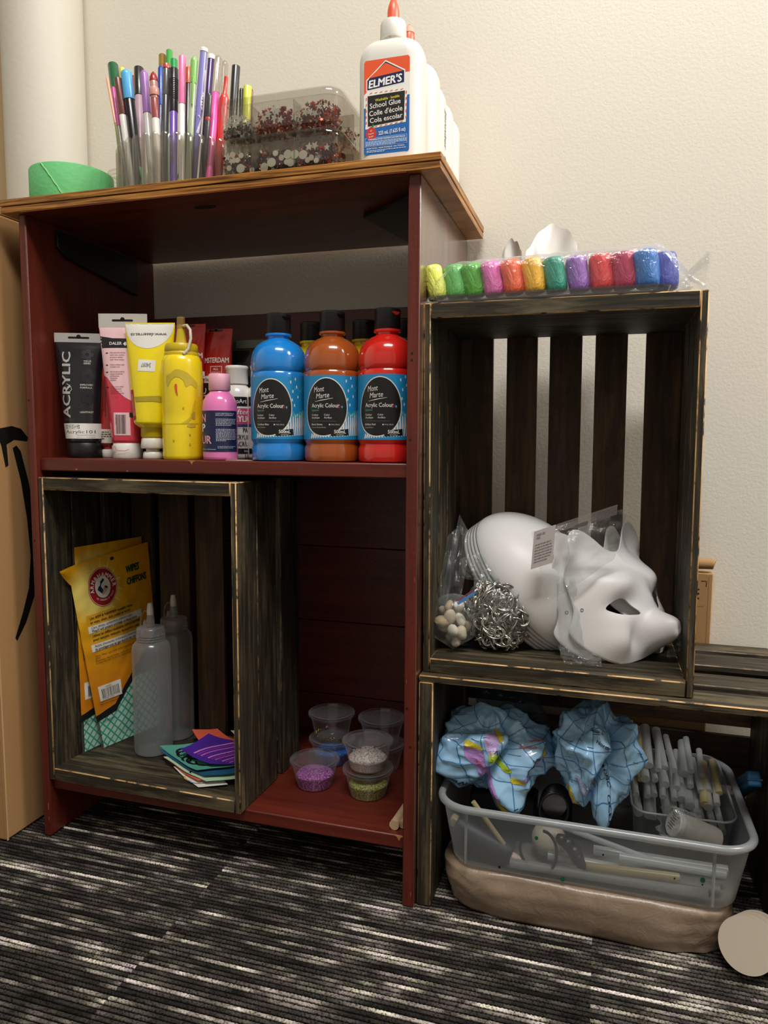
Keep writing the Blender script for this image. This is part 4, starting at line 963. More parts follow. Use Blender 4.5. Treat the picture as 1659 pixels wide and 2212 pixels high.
# red tubes behind
def red_tube(label, x, y, w_, zt, green):
    t, sf = tube_paint(label, x, y, 0, w_, .019, .03, zt, .004, '#b5201c', '#c33a30', hang=True, group=None)
    round_cap(t, .017, .017, 0, .026, '#e9e6df')
    lb = Label(sf, .003); h = w_/2-.0008
    lb.text('AMSTERDAM', h-.003, zt-.049, .0075, '#eeeae4', wd=.043, align='R', bold=.03)
    lb.rect(h-.030, zt-.066, h-.012, zt-.054, '#eeeae4'); lb.rect(h-.0293, zt-.0653, h-.0127, zt-.0547, '#b5201c'); lb.text('ALL', h-.021, zt-.060, .0035, '#eeeae4', align='C'); lb.text('ACRYLICS', h-.021, zt-.0642, .0022, '#eeeae4', align='C', wd=.014)
    lb.rect(-h+.002, zt-.078, h-.002, zt-.068, '#e9e5dc'); lb.text('Standard Series', h-.004, zt-.0755, .0048, '#2a2524', align='R', wd=.034, bold=.01)
    if green: lb.rect(-h+.004, .032, h-.006, zt-.078, '#2f9a3f'); lb.rect(-h+.003, zt-.082, h-.005, zt-.075, '#b9d9c9')
    else: lb.rect(-h+.003, .04, -.004, zt-.079, '#1d1b1c'); lb.text('ACRYLIC', -.011, .048, .010, '#e8e4dc', rot=PI/2, bold=.03)
    lb.build('label', t)
red_tube('red-topped acrylic tube with a green lower half behind the yellow bottle', .2040, .100, .060, .1950, True)
red_tube('red-topped acrylic tube behind the pink bottle, right of the green-banded one', .2450, .112, .052, .1885, False)
t, sf = tube_paint('dark green-black paint tube with a grey crimp and round snap at the back', .2760, .140, 0, .066, .024, .03, .1735, .013, '#20221f', '#4c4b42', hang=False)
round_cap(t, .02, .02, 0, .026, '#101110')
lb = Label(sf, .003); lb.text('VALUE SERIES', .004, .139, .0030, '#4a4c48', align='C', bold=.01); lb.text('BASICS', .004, .126, .0095, '#44463f', align='C', wd=.042, bold=.03); lb.build('label', t)
tag(MB().box((0, 0, 0), (.058, .004, .013)).build('grey_clip', flat('#5f675c', .4), smooth=.5, bevel=.001, loc=(.2640, .1335, ZS+.1625)), 'grey plastic strip lying across the dark tube at the back', 'strip')
# pink bottle
t = thing('paint_bottle', 'small pink pouring-paint bottle with a navy label and pale pink cap', 'paint bottle', (.2913, .036, ZS))
PK = flat('#e77cba', .22, coat=.4)
MB().lathe([(.0215, 0), (.0233, .0015), (.0236, .005), (.0236, .0700), (.0222, .0800), (.0182, .0875), (.0145, .0905), (.0135, .0925)], 56).build('body', PK, t, smooth=.8)
round_cap(t, .0147, .0144, .0935, .1165, '#e3a5b8')
lb = Label(cyl(.0238, .36, 0), .004)
lb.rect(-.030, .0115, .031, .0665, '#1b2348')
for s_, v, c in (('N', .0515, '#e8a3b2'), ('P', .0385, '#eee9ea'), ('UR', .0225, '#dfa0b4')): lb.text(s_, {'N': -.0265, 'P': -.0265, 'UR': -.0265}[s_], v, .0105, c, wd={'N': .0095, 'P': .0085, 'UR': .0185}[s_], bold=.07)
lb.text('GLOSS | INDOOR/OUTDOOR', -.0020, .0620, .0014, '#dcdde6', wd=.026, bold=.01); lb.text('BRILLANT | INTÉRIEUR', -.0020, .0597, .0014, '#dcdde6', wd=.024, bold=.01)
lb.greek(-.0020, .0555, .0270, .0009, 5, .0020, '#b9bccd', 4); lb.greek(-.0020, .0420, .0270, .0009, 9, .0019, '#b9bccd', 8); lb.greek(.000, .0190, .0270, .0009, 2, .0019, '#9ea2b8', 3)
lb.text('PRE-MIXED | PRÉMÉLANGÉ', -.0265, .0140, .0014, '#c7c9d6', wd=.024, bold=.01)
lb.build('label', t)
# white bottles
def white_bottle(label, x, y):
    t = thing('paint_bottle', label, 'paint bottle', (x, y, ZS), (0, 0, 0), 'white craft paint bottles')
    MB().lathe([(.0205, 0), (.0223, .0015), (.0226, .005), (.0226, .083), (.0218, .0925), (.0180, .1010), (.0150, .1040), (.0140, .1060)], 56).build('body', flat('#e8e6e0', .25, coat=.3), t, smooth=.8)
    MB().lathe([(.0158, .1065), (.0162, .1080), (.0154, .1265), (.0160, .1275), (.0163, .1310), (.0150, .1325)], 40).build('cap', flat('#eceae4', .35), t, smooth=.8)
    lb = Label(cyl(.0228, .62, 0), .004)
    lb.rect(-.028, .0750, .012, .0880, '#17161a'); lb.text('DecoArt', .0105, .0790, .0060, '#efece6', wd=.028, align='R', bold=.01)
    lb.rect(-.028, .0440, .0255, .0445, '#dcdad4'); lb.rect(-.028, .0480, .0200, .0720, '#c7526a'); lb.rect(-.028, .0460, .0200, .0495, '#37406e')
    lb.text("Crafter's", .0200, .0635, .0072, '#efece8', wd=.040, align='R', bold=.015, shear=.2); lb.text('ACRYLIC', .0170, .0530, .0085, '#f1eeea', wd=.038, align='R', bold=.05)
    for s_, v in (('PAINT', .0385), ('ACRYLIQUE', .0285), ('ACRÍLICA', .0190)): lb.text(s_, .0220, v, .0062, '#222126', align='R', wd=.028*len(s_)/8, bold=.025)
    lb.rect(-.028, .0080, .0255, .0155, '#1b1a1d'); lb.text('blanco', .0060, .0105, .0030, '#dcd9d4', bold=.01)
    lb.text('118ml', .0235, .0012, .0058, '#1b1a1d', align='R', wd=.016, bold=.03)
    lb.build('label', t); return t
wb = white_bottle('white craft paint bottle directly behind the pink bottle', .2885, .0905)
copy_tree(wb, (.3240, .0985, ZS), (0, 0, .1), 'white craft paint bottle partly hidden by the blue bottle')
wb['group'] = 'white craft paint bottles'
lbm = MB().prism([(0, 0), (.055, -.004), (.062, .02), (.01, .03)], 0, .0004)
tag(lbm.build('paper_scrap', flat('#c8c4b8', .6), smooth=0, loc=(.285, .022, ZS)), 'thin pale paper scrap on the shelf in front of the white bottles', 'paper')

# big 500 ml bottles
def big_bottle(label, x, y, col, nm, yaw=0, full=True, capsmear=None):
    t = thing('acrylic_bottle', label, 'paint bottle', (x, y, ZS), (0, 0, yaw), 'large acrylic colour bottles')
    R = .0372
    pr = [(.0330, 0), (.0358, .0015), (.0368, .006), (.0366, .018), (.0350, .0225), (.0352, .0245), (R, .0275), (R, .1115), (.0365, .1150), (.0352, .1170), (.0366, .1200), (.0372, .1260), (.0368, .1350), (.0345, .1440), (.0295, .1520), (.0220, .1575), (.0168, .1598), (.0148, .1615), (.0146, .1640), (.0152, .1660), (.0152, .1680)]
    MB().lathe(pr, 72).build('body', flat(col, .16, spec=.6, coat=.6), t, smooth=.7)
    MB().lathe([(.0150, .1645), (.0172, .1650), (.0176, .1665), (.0172, .1680)], 36).build('collar', flat(col, .3), t, smooth=.7)
    MB().lathe([(.0160, .1680), (.0168, .1690), (.0164, .1900), (.0167, .1908), (.0167, .1935), (.0155, .1945)], 48).build('cap', flat('#1a1a1b', .45), t, smooth=.7)
    MB().prism([(.0058*math.cos(a), .0042*math.sin(a)) for a in [PI+PI*i/12 for i in range(13)]], .0145, .0168, M=Matrix.Rotation(.75, 4, 'Z') @ Matrix.Translation((0, 0, .1895)) @ Matrix.Rotation(PI/2, 4, 'X')).build('cap_notch', flat(capsmear or '#0a0a0b', .3), t, smooth=0)
    lb = Label(cyl(R+.0001, 0, 0), .003)
    if full:
        B, K, W2 = '#1f8cc4', '#141414', '#e6e4de'
        lb.rect(-.056, .0290, .056, .1100, B)
        rg = random.Random(2)
        for i in range(24):   # torn white brush strokes, lower right and lower left
            u = -.030+i*.0036; v0 = .0305+.0002*i; hh = (.006+.0014*i) if i < 20 else .030
            lb.stroke([(u, v0), (u+.0016, v0+hh*.5), (u+.0012, v0+hh)], [.0018, .0027, .0016], W2, lay=2)
        for i in range(16): lb.stroke([(.012+.0028*i, .058+.002*math.sin(i*2)), (.0135+.0028*i, .064+.002*math.sin(i))], .0018, '#57b9b6', lay=3)
        for i in range(12): lb.stroke([(.024+.0022*i, .093+.0025*math.sin(i*1.2)), (.0265+.0022*i, .094+.0025*math.sin(i*1.2+.5))], .0014, '#3fa9b8', lay=3)
        for u, v, a in ((.0185, .103, .3), (.0215, .091, .2), (.0205, .080, .25), (.0180, .069, .2), (.0255, .107, .3), (.0275, .097, .1), (.0295, .084, .1), (.0240, .073, .3)): lb.ell(u, v, .0010, .0021, W2, n=12, lay=4)
        egg = [( -.0095+.0285*math.cos(a)*(1-.10*math.sin(a)), .0700+.0360*math.sin(a)+.0025*math.cos(a)) for a in [2*PI*i/48 for i in range(48)]]
        lb.poly([(-.0095+(p[0]+.0095)*1.045, .07+(p[1]-.07)*1.035) for p in egg], W2, lay=6); lb.poly(egg, K, lay=7)
        lb.text('Mont', -.0245, .0885, .0068, W2, wd=.0145, rot=.10, bold=.0, shear=.25, lay=9); lb.text('Marte', -.0215, .0805, .0065, W2, wd=.0180, rot=.10, bold=.0, shear=.25, lay=9)
        lb.stroke([(-.0235, .0768), (-.0130, .0788), (.0010, .0812)], [.0003, .0009, .0003], W2, lay=9)
        lb.text('Acrylic Colour', -.0285, .0695, .0052, W2, wd=.0375, bold=.012, lay=9); lb.text('Signature', -.0285, .0650, .0022, '#4fb5b2', wd=.011, bold=0, lay=9)
        for s_, u, v in (('Couleur', -.0285, .0590), ('Acrylique', -.0285, .0555), ('Color', -.0105, .0590), ('Acrílico', -.0105, .0555)): lb.text(s_, u, v, .0023, W2, bold=.005, lay=9)
        lb.rect(-.0285, .0520, .0050, .0522, '#8b8b88', lay=9)
        a, b2 = nm; lb.text(a, -.0285, .0470, .0023, W2, bold=.01, lay=9); lb.text(b2, -.0285, .0435, .0016, '#b9b7b2', bold=0, lay=9); lb.ell(-.0035, .0478, .0009, .0009, W2, n=12, lay=9); lb.text('PY42, PR101', -.0015, .0470, .0016, '#c9c7c2', bold=0, lay=9)
        lb.ell(.0078, .0712, .0026, .0026, '#8d2a28', n=20, lay=8); lb.ell(.0078, .0712, .0016, .0016, K, n=20, lay=9); lb.ell(.0125, .0702, .0010, .0016, '#4aa3d8', n=12, lay=9)
        lb.poly([(-.0015, .0330), (.0215, .0345), (.0215, .0425), (-.0030, .0400)], K, lay=10); lb.text('500mL', .0100, .0367, .0044, W2, wd=.0155, align='C', bold=.03, lay=12); lb.text('16.9 US fl.oz', .0100, .0342, .0015, W2, align='C', bold=0, lay=12)
        lb.build('label', t)
    return t
big_bottle('large bright blue acrylic paint bottle, left of the three in front', .3735, .049, '#1c84d6', ('Cerulean Blue', 'Bleu Céruléum'), .36)
big_bottle('large brown acrylic paint bottle between the blue and red ones', .4500, .050, '#a4501f', ('Burnt Sienna', 'Terre de Sienne Brûlée'), .36)
big_bottle('large red acrylic paint bottle against the right panel', .5255, .049, '#d3241c', ('Brilliant Red', 'Rouge Brillant'), .26, capsmear='#b23018')
big_bottle('large yellow acrylic bottle behind and between the blue and brown ones', .3890, .128, '#ecd019', None, 0, False)
big_bottle('large golden yellow acrylic bottle behind and between the brown and red ones', .4675, .130, '#e0b61a', None, 0, False)
big_bottle('large teal acrylic bottle behind the red one at the right panel', .5255, .134, '#1f7a80', None, 0, False)
big_bottle('dark bottle at the back of the shelf, between the yellow and brown caps', .3950, .205, '#2a1d1a', None, 0, False)
big_bottle('dark bottle at the back of the shelf, behind the golden yellow one', .4715, .207, '#1e1b1f', None, 0, False)

# ================================================================ inside the bookcase crate
F1 = .1083
TLc, TRc, BLc, BRc = Vector((.0235,.043,.407)), Vector((.066,.185,.428)), Vector((.047,.078,.110)), Vector((.085,.188,.115))
PW, PH = .15, .30
def pack_surf(off, curl=0, Q=None):
    TLc_, TRc_, BLc_, BRc_ = Q or (TLc, TRc, BLc, BRc)
    def f(u, v, h):
        s, t = u/PW, 1-v/PH; s2, t2 = min(1, max(0, s)), t
        p = (TLc_*(1-s)+TRc_*s)*(1-t)+(BLc_*(1-s)+BRc_*s)*t
        n = Vector((.93, -.33, .10))
        bul = .006*math.sin(PI*min(1, max(0, s)))*math.sin(PI*min(1, max(0, t)))+.0012*noise.noise(Vector((s*9, t*16, off*50)))
        k = max(0, 1-math.hypot(s/.16, t/.10)) if curl else 0
        return p+n*(bul+h+off+.016*curl*k**1.5)+Vector((-.006, -.022, -.004))*(k*curl)
    return f
def wipes_pack(label, Q, full):
    t = thing('wipes_pack', label, 'wipes pack')
    sf = pack_surf(0, 1 if full else 0, Q)
    mb = MB(); mb.grid(lambda a, b: sf(a*PW, b*PH*1.03-.03*PH, 0), 44, 80)
    o = mb.build('pouch', plastic('pouch_film', '#ededea', .25, gloss=.09, rough=.12, diffuse='#a9b3a8'), t, smooth=1.2)
    mb = MB(); mb.grid(lambda a, b: sf((.03+.94*a)*PW, (.0+.32*b)*PH, .0005), 20, 16)
    m, nt, N, L, b = new_mat('green_mesh_cloth'); 
    v = coords(N, L, (1, 1, 1), 'Object')
    w1 = N.new('ShaderNodeTexWave'); w1.inputs['Scale'].default_value = 42; w1.bands_direction = 'DIAGONAL'; L.new(coords(N, L, (0, 1.2, 1)), w1.inputs[0])
    w2 = N.new('ShaderNodeTexWave'); w2.inputs['Scale'].default_value = 42; w2.bands_direction = 'DIAGONAL'; L.new(coords(N, L, (0, -1.2, 1)), w2.inputs[0])
    mx = N.new('ShaderNodeMath'); mx.operation = 'MAXIMUM'; L.new(w1.outputs[1], mx.inputs[0]); L.new(w2.outputs[1], mx.inputs[1])
    r = ramp(N, [(.80, '#b9d9cc'), (.93, '#2fa283')]); L.new(mx.outputs[0], r.inputs[0]); L.new(r.outputs[0], b.inputs['Base Color']); b.inputs['Roughness'].default_value = .7
    mb.build('wipe_cloth', m, t, smooth=1.2)
    lb = Label(lambda u, v, h: sf(u, v, h*2.5+.0008), .0045)
    # warm printed gradient: yellow burst at upper left, orange towards the right
    m, nt, N, L, b = new_mat('orange_pouch_print'); v = coords(N, L, (1, 1, 1))
    vd = N.new('ShaderNodeVectorMath'); vd.operation = 'DISTANCE'; L.new(v, vd.inputs[0]); vd.inputs[1].default_value = tuple(sf(.036, .250, 0)); 
    r = ramp(N, [(.03, '#f6e47a'), (.052, '#efb21b'), (.10, '#e39a12'), (.17, '#d07a12')]); L.new(vd.outputs['Value'], r.inputs[0])
    n = tex(N, L, coords(N, L, (1, 1, 1)), 20, 2, .5); c_ = mixc(N, L, n, r.outputs[0], '#e59a14'); c2_ = mixc(N, L, .35, r.outputs[0], c_)
    L.new(c2_, b.inputs['Base Color']); b.inputs['Roughness'].default_value = .35
    def bd(s): return 1-(.815-.03*s/.3 if s < .3 else .785-.30*((s-.3)/.7)**.85)
    low = [(s*PW, bd(s)*PH) for s in [i/14 for i in range(15)]]
    lb.poly([(p[0], p[1]+.003) for p in low]+[(p[0], p[1]-.010-.004*(p[0]/PW)) for p in low[::-1]], '#15181a')
    lb.poly([(0, PH*1.002), (PW, PH*1.002)]+low[::-1], m)
    if full:
        W2, K = '#e9e6dc', '#1a1813'
        cu, cv = .0525, PH*(1-.155)
        for i in range(14):
            a = 2*PI*i/14+.1; lb.poly([(cu+.024*math.cos(a), cv+.028*math.sin(a)), (cu+.040*math.cos(a+.05), cv+.046*math.sin(a+.05)), (cu+.024*math.cos(a+.14), cv+.028*math.sin(a+.14))], '#f3dd78', lay=3)
        lb.ell(cu, cv, .0262, .0308, '#a51b20', lay=5); lb.ell(cu, cv, .0252, .0298, W2, lay=6); lb.ell(cu, cv, .0245, .0290, '#a51b20', lay=7); lb.ell(cu, cv, .0140, .0170, W2, lay=8)
        lb.layer = 9
        lb.arc_text('ARM&HAMMER', cu, cv-.001, .0172, .0062, W2, PI+.25, -.20, bold=.05)
        lb.arc_text('THE STANDARD OF PURITY', cu, cv, .0215, .0026, W2, PI+.75, 2*PI-.55, bold=.01, flip=True)
        lb.poly([(cu-.0015, cv-.013), (cu-.009, cv-.001), (cu-.0055, cv+.002), (cu-.0015, cv-.003), (cu+.003, cv+.001), (cu+.0085, cv-.0005), (cu+.0075, cv-.004), (cu+.004, cv-.009)], '#d9a98a')
        lb.poly([(cu-.0105, cv-.002), (cu-.0075, cv+.0025), (cu-.0045, cv+.0035), (cu-.0005, cv-.0045), (cu-.003, cv-.010)], '#1c2b52'); lb.poly([(cu+.0085, cv-.0015), (cu+.0035, cv+.0018), (cu+.0025, cv-.0015), (cu+.008, cv-.004)], '#1c2b52')
        lb.stroke([(cu-.0065, cv-.001), (cu-.001, cv+.0095)], .0019, '#1c2b52'); lb.poly([(cu-.0045, cv+.0085), (cu+.0020, cv+.0135), (cu+.0045, cv+.0105), (cu-.0015, cv+.0058)], '#1c2b52')
        for dx, dz, c in ((.0008, -.0008, '#5d8a3a'), (0, 0, '#1d2a1c')):
            lb.text('WIPES', .100+dx, PH*(1-.122)+dz, .0105, c, wd=.0265, bold=.05, shear=.2, lay=13 if dx else 16); lb.text('CHIFFONS', .098+dx, PH*(1-.185)+dz, .0105, c, wd=.0420, bold=.05, shear=.2, lay=13 if dx else 16)
        lb.rect(.014, PH*.527, .121, PH*.722, '#e3a828', lay=7)
        lb.rect(.014, PH*.627, .121, PH*.664, W2, lay=10); lb.rect(.014, PH*.527, .121, PH*.565, W2, lay=10)
        T = lambda s, v, wd, c=K, b_=.02: lb.text(s, .0195, PH*v, .0040, c, wd=wd, bold=b_, shear=.12)
        T('Use ARM & HAMMER reusable wipes', .698, .083); T('to wipe, clean, dust, polish or scrub:', .676, .078)
        T('Cars, shoes, computers, counter tops', .648, .079, '#4a4740', 0); T("They'll will protect and keep surfaces clean.", .629, .090)
        T('Utilisez les chiffons réutilisables ARM & HAMMER', .605, .096); T('pour essuyer, nettoyer, épousseter, polir', .583, .092)
        T('Autos, chaussures, ordinateurs, comptoirs', .549, .086, '#4a4740', 0); T('Ils protégeront et garderont les surfaces', .530, .094)
        for i, q in enumerate(('Care: After use, wash with soap and water', 'Lather.', 'Entretien: Après l\'usage, laver avec du savon', 'à l\'eau. Ne pas mettre au sèche-linge')): lb.text(q, .0175, PH*(.497-.0125*i), .0026, K, wd=(.085, None, .085, .07)[i], bold=.0)
        lb.rect(.0125, PH*.255, .0580, PH*.338, W2); lb.barcode(.0180, PH*.268, .0530, PH*.318, seed=5); lb.text('0 33200 01070', .0185, PH*.258, .0028, K, bold=0); lb.text('SURFACES', .026, PH*.322, .0020, K, bold=0)
        lb.text('Made in China / Fabriqué en Chine', .012, PH*.235, .0020, K, wd=.04, bold=0); lb.text('NON-SCRATCH', .010, PH*.140, .0034, '#17362e', wd=.026, bold=.01)
        lb.ell(.077, PH*.975, .0035, .0028, '#3a2408')
    else:
        lb.rect(.008, PH*.255, .0580, PH*.338, '#e9e6dc'); lb.barcode(.0140, PH*.268, .0530, PH*.318, seed=5); lb.rect(.01, PH*.527, .121, PH*.60, '#e9e6dc'); lb.text('NON-SCRATCH', .006, PH*.140, .0034, '#17362e', wd=.026, bold=.01)
        lb.text('C A B', .008, PH*.49, .0034, '#1a1813', rot=-PI/2, bold=.02)
    lb.build('printed_front', t)
    return t
wipes_pack('front yellow-orange wipes pack with a round red logo leaning inside the crate', None, True)
wipes_pack('second wipes pack, almost hidden behind the front one', (Vector((.0235,.0590,.434)), Vector((.052,.188,.436)), Vector((.0300,.0540,.111)), Vector((.060,.189,.115))), False)

def clear_bottle(label, x, y, yaw):
    t = thing('squeeze_bottle', label, 'squeeze bottle', (x, y, F1), (0, 0, yaw), 'empty frosted squeeze bottles')
    R = .0292
    MB().lathe([(.0001, .0006), (R-.004, .0004), (R-.001, .002), (R, .006), (R, .166), (R-.0015, .173), (R-.006, .178), (.0212, .1795)], 56, caps=False).build('body', FROST, t, smooth=.8)
    mb = MB(); mb.lathe([(.0214, .1800), (.0222, .1812), (.0212, .1830), (.0222, .1850), (.0212, .1870), (.0222, .1890), (.0212, .1905), (.0214, .1985), (.0200, .2000), (.0070, .2002)], 48, caps=False)
    mb.build('lid', FROST, t, smooth=.8)
    MB().lathe([(.0066, .2000), (.0062, .2100), (.0046, .2240), (.0036, .2260)], 28, caps=False).build('nozzle', FROST, t, smooth=.8)
    MB().lathe([(.0052, .2200), (.0052, .2290), (.0036, .2380), (.0001, .2390)], 28, caps=False).build('tip_cap', flat('#bdbab2', .4), t, smooth=.8)
    MB().lathe([(.0034, .2000), (.0030, .2060), (.0010, .2100)], 20).build('peg', FROST, t, smooth=.8).location = (-.011, -.002, 0)
    MB().tube([(-.004, 0, .2225), (-.013, 0, .2240), (-.0215, 0, .2160), (-.0245, 0, .2050), (-.0235, 0, .1960)], .0009, 8).build('strap', FROST, t, smooth=.9)
    return t
cb = clear_bottle('front empty frosted squeeze bottle with a nozzle beside the wipes packs', .1270, .1010, -.3)
copy_tree(cb, (.1275, .1640, F1), (0, 0, -.3), 'rear empty frosted squeeze bottle behind the first one')

# stack of painted papers at the lower right of the crate
def paper(label, pts, z, draw, base, lift=0, th=.0004):
    cx = sum(p[0] for p in pts)/len(pts); cy = sum(p[1] for p in pts)/len(pts)
    def sf(u, v, h):
        d = math.hypot(u-cx, v-cy); return Vector((u, v, z+h+th+lift*d*d+.0008*math.sin(u*90)*math.cos(v*70)))
    lb = Label(sf, .008); lb.poly(pts, base, lay=1); draw(lb, cx, cy)
    o = lb.build('painted_paper', None); tag(o, label, 'paper', 'painted papers piled in the crate'); return o
def swirl(lb, cx, cy, cols, wd, n=6, seed=0):
    rg = random.Random(seed)
    for i in range(n):
        a0 = rg.uniform(0, 6.28); r0 = rg.uniform(.008, .022); ox, oy = rg.uniform(-.03, .03), rg.uniform(-.02, .02)
        lb.stroke([(cx+ox+r0*math.cos(a0+k*.4), cy+oy+r0*.7*math.sin(a0+k*.4)) for k in range(8)], [wd*(.4+.6*math.sin(PI*k/7)) for k in range(8)], rg.choice(cols), lay=2+i % 3)
PP = [('lowest white paper with blue and yellow strokes, sticking out at the front', [(.196,.050),(.262,.010),(.300,.026),(.240,.085)], '#e3e2da', ('#2a5b9c', '#7f8a3a', '#d8b32c'), .002),
      ('salmon paper sheet near the bottom of the pile', [(.168,.066),(.256,.020),(.312,.060),(.215,.112)], '#e0705a', ('#d9d5cc', '#c24a3c'), .003),
      ('pale green and yellow painted paper in the pile', [(.172,.060),(.270,.018),(.318,.036),(.235,.110)], '#b8d6b8', ('#e3cf2c', '#4f9a74', '#15191a'), .003),
      ('dark blue painted paper with a white edge in the pile', [(.158,.071),(.262,.026),(.316,.048),(.225,.122)], '#24587a', ('#1c2a3a', '#3f86a6'), .004),
      ('teal paper with heavy black painted swirls', [(.152,.080),(.246,.033),(.312,.070),(.214,.135)], '#58a593', ('#101314', '#141818'), .005),
      ('orange-red paper corner pointing up behind the purple sheet', [(.166,.150),(.200,.172),(.262,.130),(.214,.105)], '#ee6a52', ('#e86450',), .002),
      ('white and brown leaf-patterned paper at the back right of the pile', [(.232,.158),(.262,.186),(.318,.168),(.312,.110)], '#dcd9cc', ('#5a4a30', '#8b7a50'), .003)]
for i, (l, pts, base, cols, wd) in enumerate(PP):
    zz = F1+.0006+.0026*i if i < 5 else F1+.0135+.002*(i-5)
    paper(l, pts, zz, lambda lb, cx, cy, cols=cols, wd=wd, i=i: (swirl(lb, cx, cy, cols, wd, 8 if i != 4 else 14, i) if i != 5 else None), base, lift=1.2 if i < 5 else 3.0)
def purple(lb, cx, cy):
    for i in range(11):
        k = i/10; a = .022+.062*k; col = ('#d25fb4', '#8a3aa8', '#e58ac0', '#6a2f9e')[i % 4]
        lb.stroke([(.306-a*1.05*math.cos(q), .048+a*.95*math.sin(q)+.010) for q in [.15+1.25*j/9 for j in range(10)]], .0030, col, lay=2+i % 2)
paper('bright purple and pink painted paper on top of the pile', [(.196,.068),(.2075,.132),(.300,.128),(.318,.085),(.300,.062),(.262,.046)], F1+.0165, purple, '#4e2a9a', lift=1.6)

# ================================================================ lidded cups and dowels on the bottom shelf
ZB = .0893
def glit(name, stops, sc):
    m, nt, N, L, b = new_mat(name); v = coords(N, L, (1, 1, 1)); vo = N.new('ShaderNodeTexVoronoi'); vo.inputs['Scale'].default_value = sc; L.new(v, vo.inputs[0])
    r = ramp(N, stops); L.new(vo.outputs['Color'], r.inputs[0]); L.new(r.outputs[0], b.inputs['Base Color']); b.inputs['Roughness'].default_value = .3
    n = tex(N, L, v, sc*.9, 2, .6); bumpn(N, L, n, b, 1.0, .001); return m
def cup(label, x, y, z, fill=None):
    t = thing('lidded_cup', label, 'cup', (x, y, z), (0, 0, R_.uniform(0, 6)), 'small clear lidded cups on the bottom shelf')
    MB().lathe([(.0001, .0012), (.0240, .0010), (.0250, .0002), (.0258, .0012), (.0335, .0360), (.0342, .0375), (.0360, .0378)], 56, caps=False).build('cup', CUPM, t, smooth=.8)
    mb = MB().lathe([(.0362, .0352), (.0372, .0368), (.0370, .0400), (.0350, .0412), (.0325, .0408), (.0318, .0385), (.0262, .0385), (.0258, .0392), (.0001, .0392)], 56, caps=False)
    mb.build('lid', CUPM, t, smooth=.6)
    if fill:
        hgt, mat, nm, lab, bead = fill
        if bead:
            rg = random.Random(5); mb = MB(); sp = []
            n_ = bead
            for i in range(n_):
                a = rg.uniform(2.2, 6.0) if bead < 60 else rg.uniform(0, 6.28); r = (.0245 if bead < 60 else rg.uniform(0, .026))
                zz = .002+(rg.uniform(0, .003) if bead < 60 else hgt*(1-.35*(r/.026)**2)*rg.uniform(.85, 1.05)); rr_ = .0015 if bead < 60 else .0008
                mb.lathe([(.0001, -rr_), (rr_*.8, -rr_*.6), (rr_, 0), (rr_*.8, rr_*.6), (.0001, rr_)], 6, M=Matrix.Translation((r*math.cos(a), r*math.sin(a), zz+rr_)))
            if bead >= 60:
                mb.lathe([(.0001, .0015), (.0253, .0015), (.0268, hgt*.5), (.0275, hgt*.62), (.018, hgt*.85), (.006, hgt), (.0001, hgt)], 40)
            o = mb.build(nm, mat, smooth=.9)
        else:
            o = MB().lathe([(.0001, .0015), (.0253, .0015), (.0262, hgt*.35), (.0278, hgt*.78), (.0230, hgt*.92), (.012, hgt*.96), (.0001, hgt)], 48, fn=lambda a, z: 1+(.01*math.sin(5*a) if z < hgt*.8 else .06*math.sin(3*a))).build(nm, mat, smooth=.9)
        o.location = (x, y, z); tag(o, lab, nm.replace('_', ' '), kind='stuff')
    return t
cup('lidded cup of purple glitter, nearest to the crate', .3995, .1073, ZB, (.0225, glit('purple_glitter', [(.1, '#6d1c74'), (.5, '#a239a6'), (.85, '#e9b4e4')], 900), 'glitter', 'coarse purple glitter filling the nearest cup', 0))
cup('lower front right cup, holding olive green glitter', .4841, .1042, ZB, (.0215, glit('olive_glitter', [(.1, '#4c521c'), (.5, '#8b9440'), (.85, '#d3d98c')], 900), 'glitter', 'fine olive green glitter in the lower right cup', 0))
cup('cup of white beads standing on the olive glitter cup', .4835, .1035, ZB+.0418, (.0225, glit('white_beads', [(.1, '#8f9a94'), (.4, '#d6cfc8'), (.7, '#e6dcd4'), (.9, '#e8b9bc')], 620), 'beads', 'tiny white and pastel beads heaped in the upper right cup', 260))
cup('cup of blue glitter under the cup of gold beads', .3960, .1890, ZB, (.0230, glit('blue_glitter', [(.1, '#0d3f8a'), (.5, '#1c68bd'), (.85, '#4c93dc')], 700), 'glitter', 'bright blue glitter in the lower back cup', 0))
cup('cup with a few gold beads standing on the blue glitter cup', .3955, .1885, ZB+.0418, (.002, flat('#d9ac4c', .15, metal=1.0), 'beads', 'a few round gold beads on the bottom of the upper back cup', 34))
cup('lower empty cup at the back right by the side panel', .4780, .1930, ZB, None)
cup('upper cup at the back right with dark specks on its lid', .4775, .1925, ZB+.0418, None)
dm = flat('#c4a685', .6, bump=.2)
for nm, a, b_, r, l in (('front', (.5475, .0200, ZB+.0068), (.5560, .1500, ZB+.0068), .0066, 'cut wooden dowel lying against the right panel, end facing out'), ('b', (.5575, .026, ZB+.0060), (.5585, .160, ZB+.0060), .0052, 'thinner wooden dowel tucked between the first dowel and the panel')):
    tag(MB().tube([a, b_], r, 24).build('wooden_dowel', dm, smooth=.7), l, 'dowel')

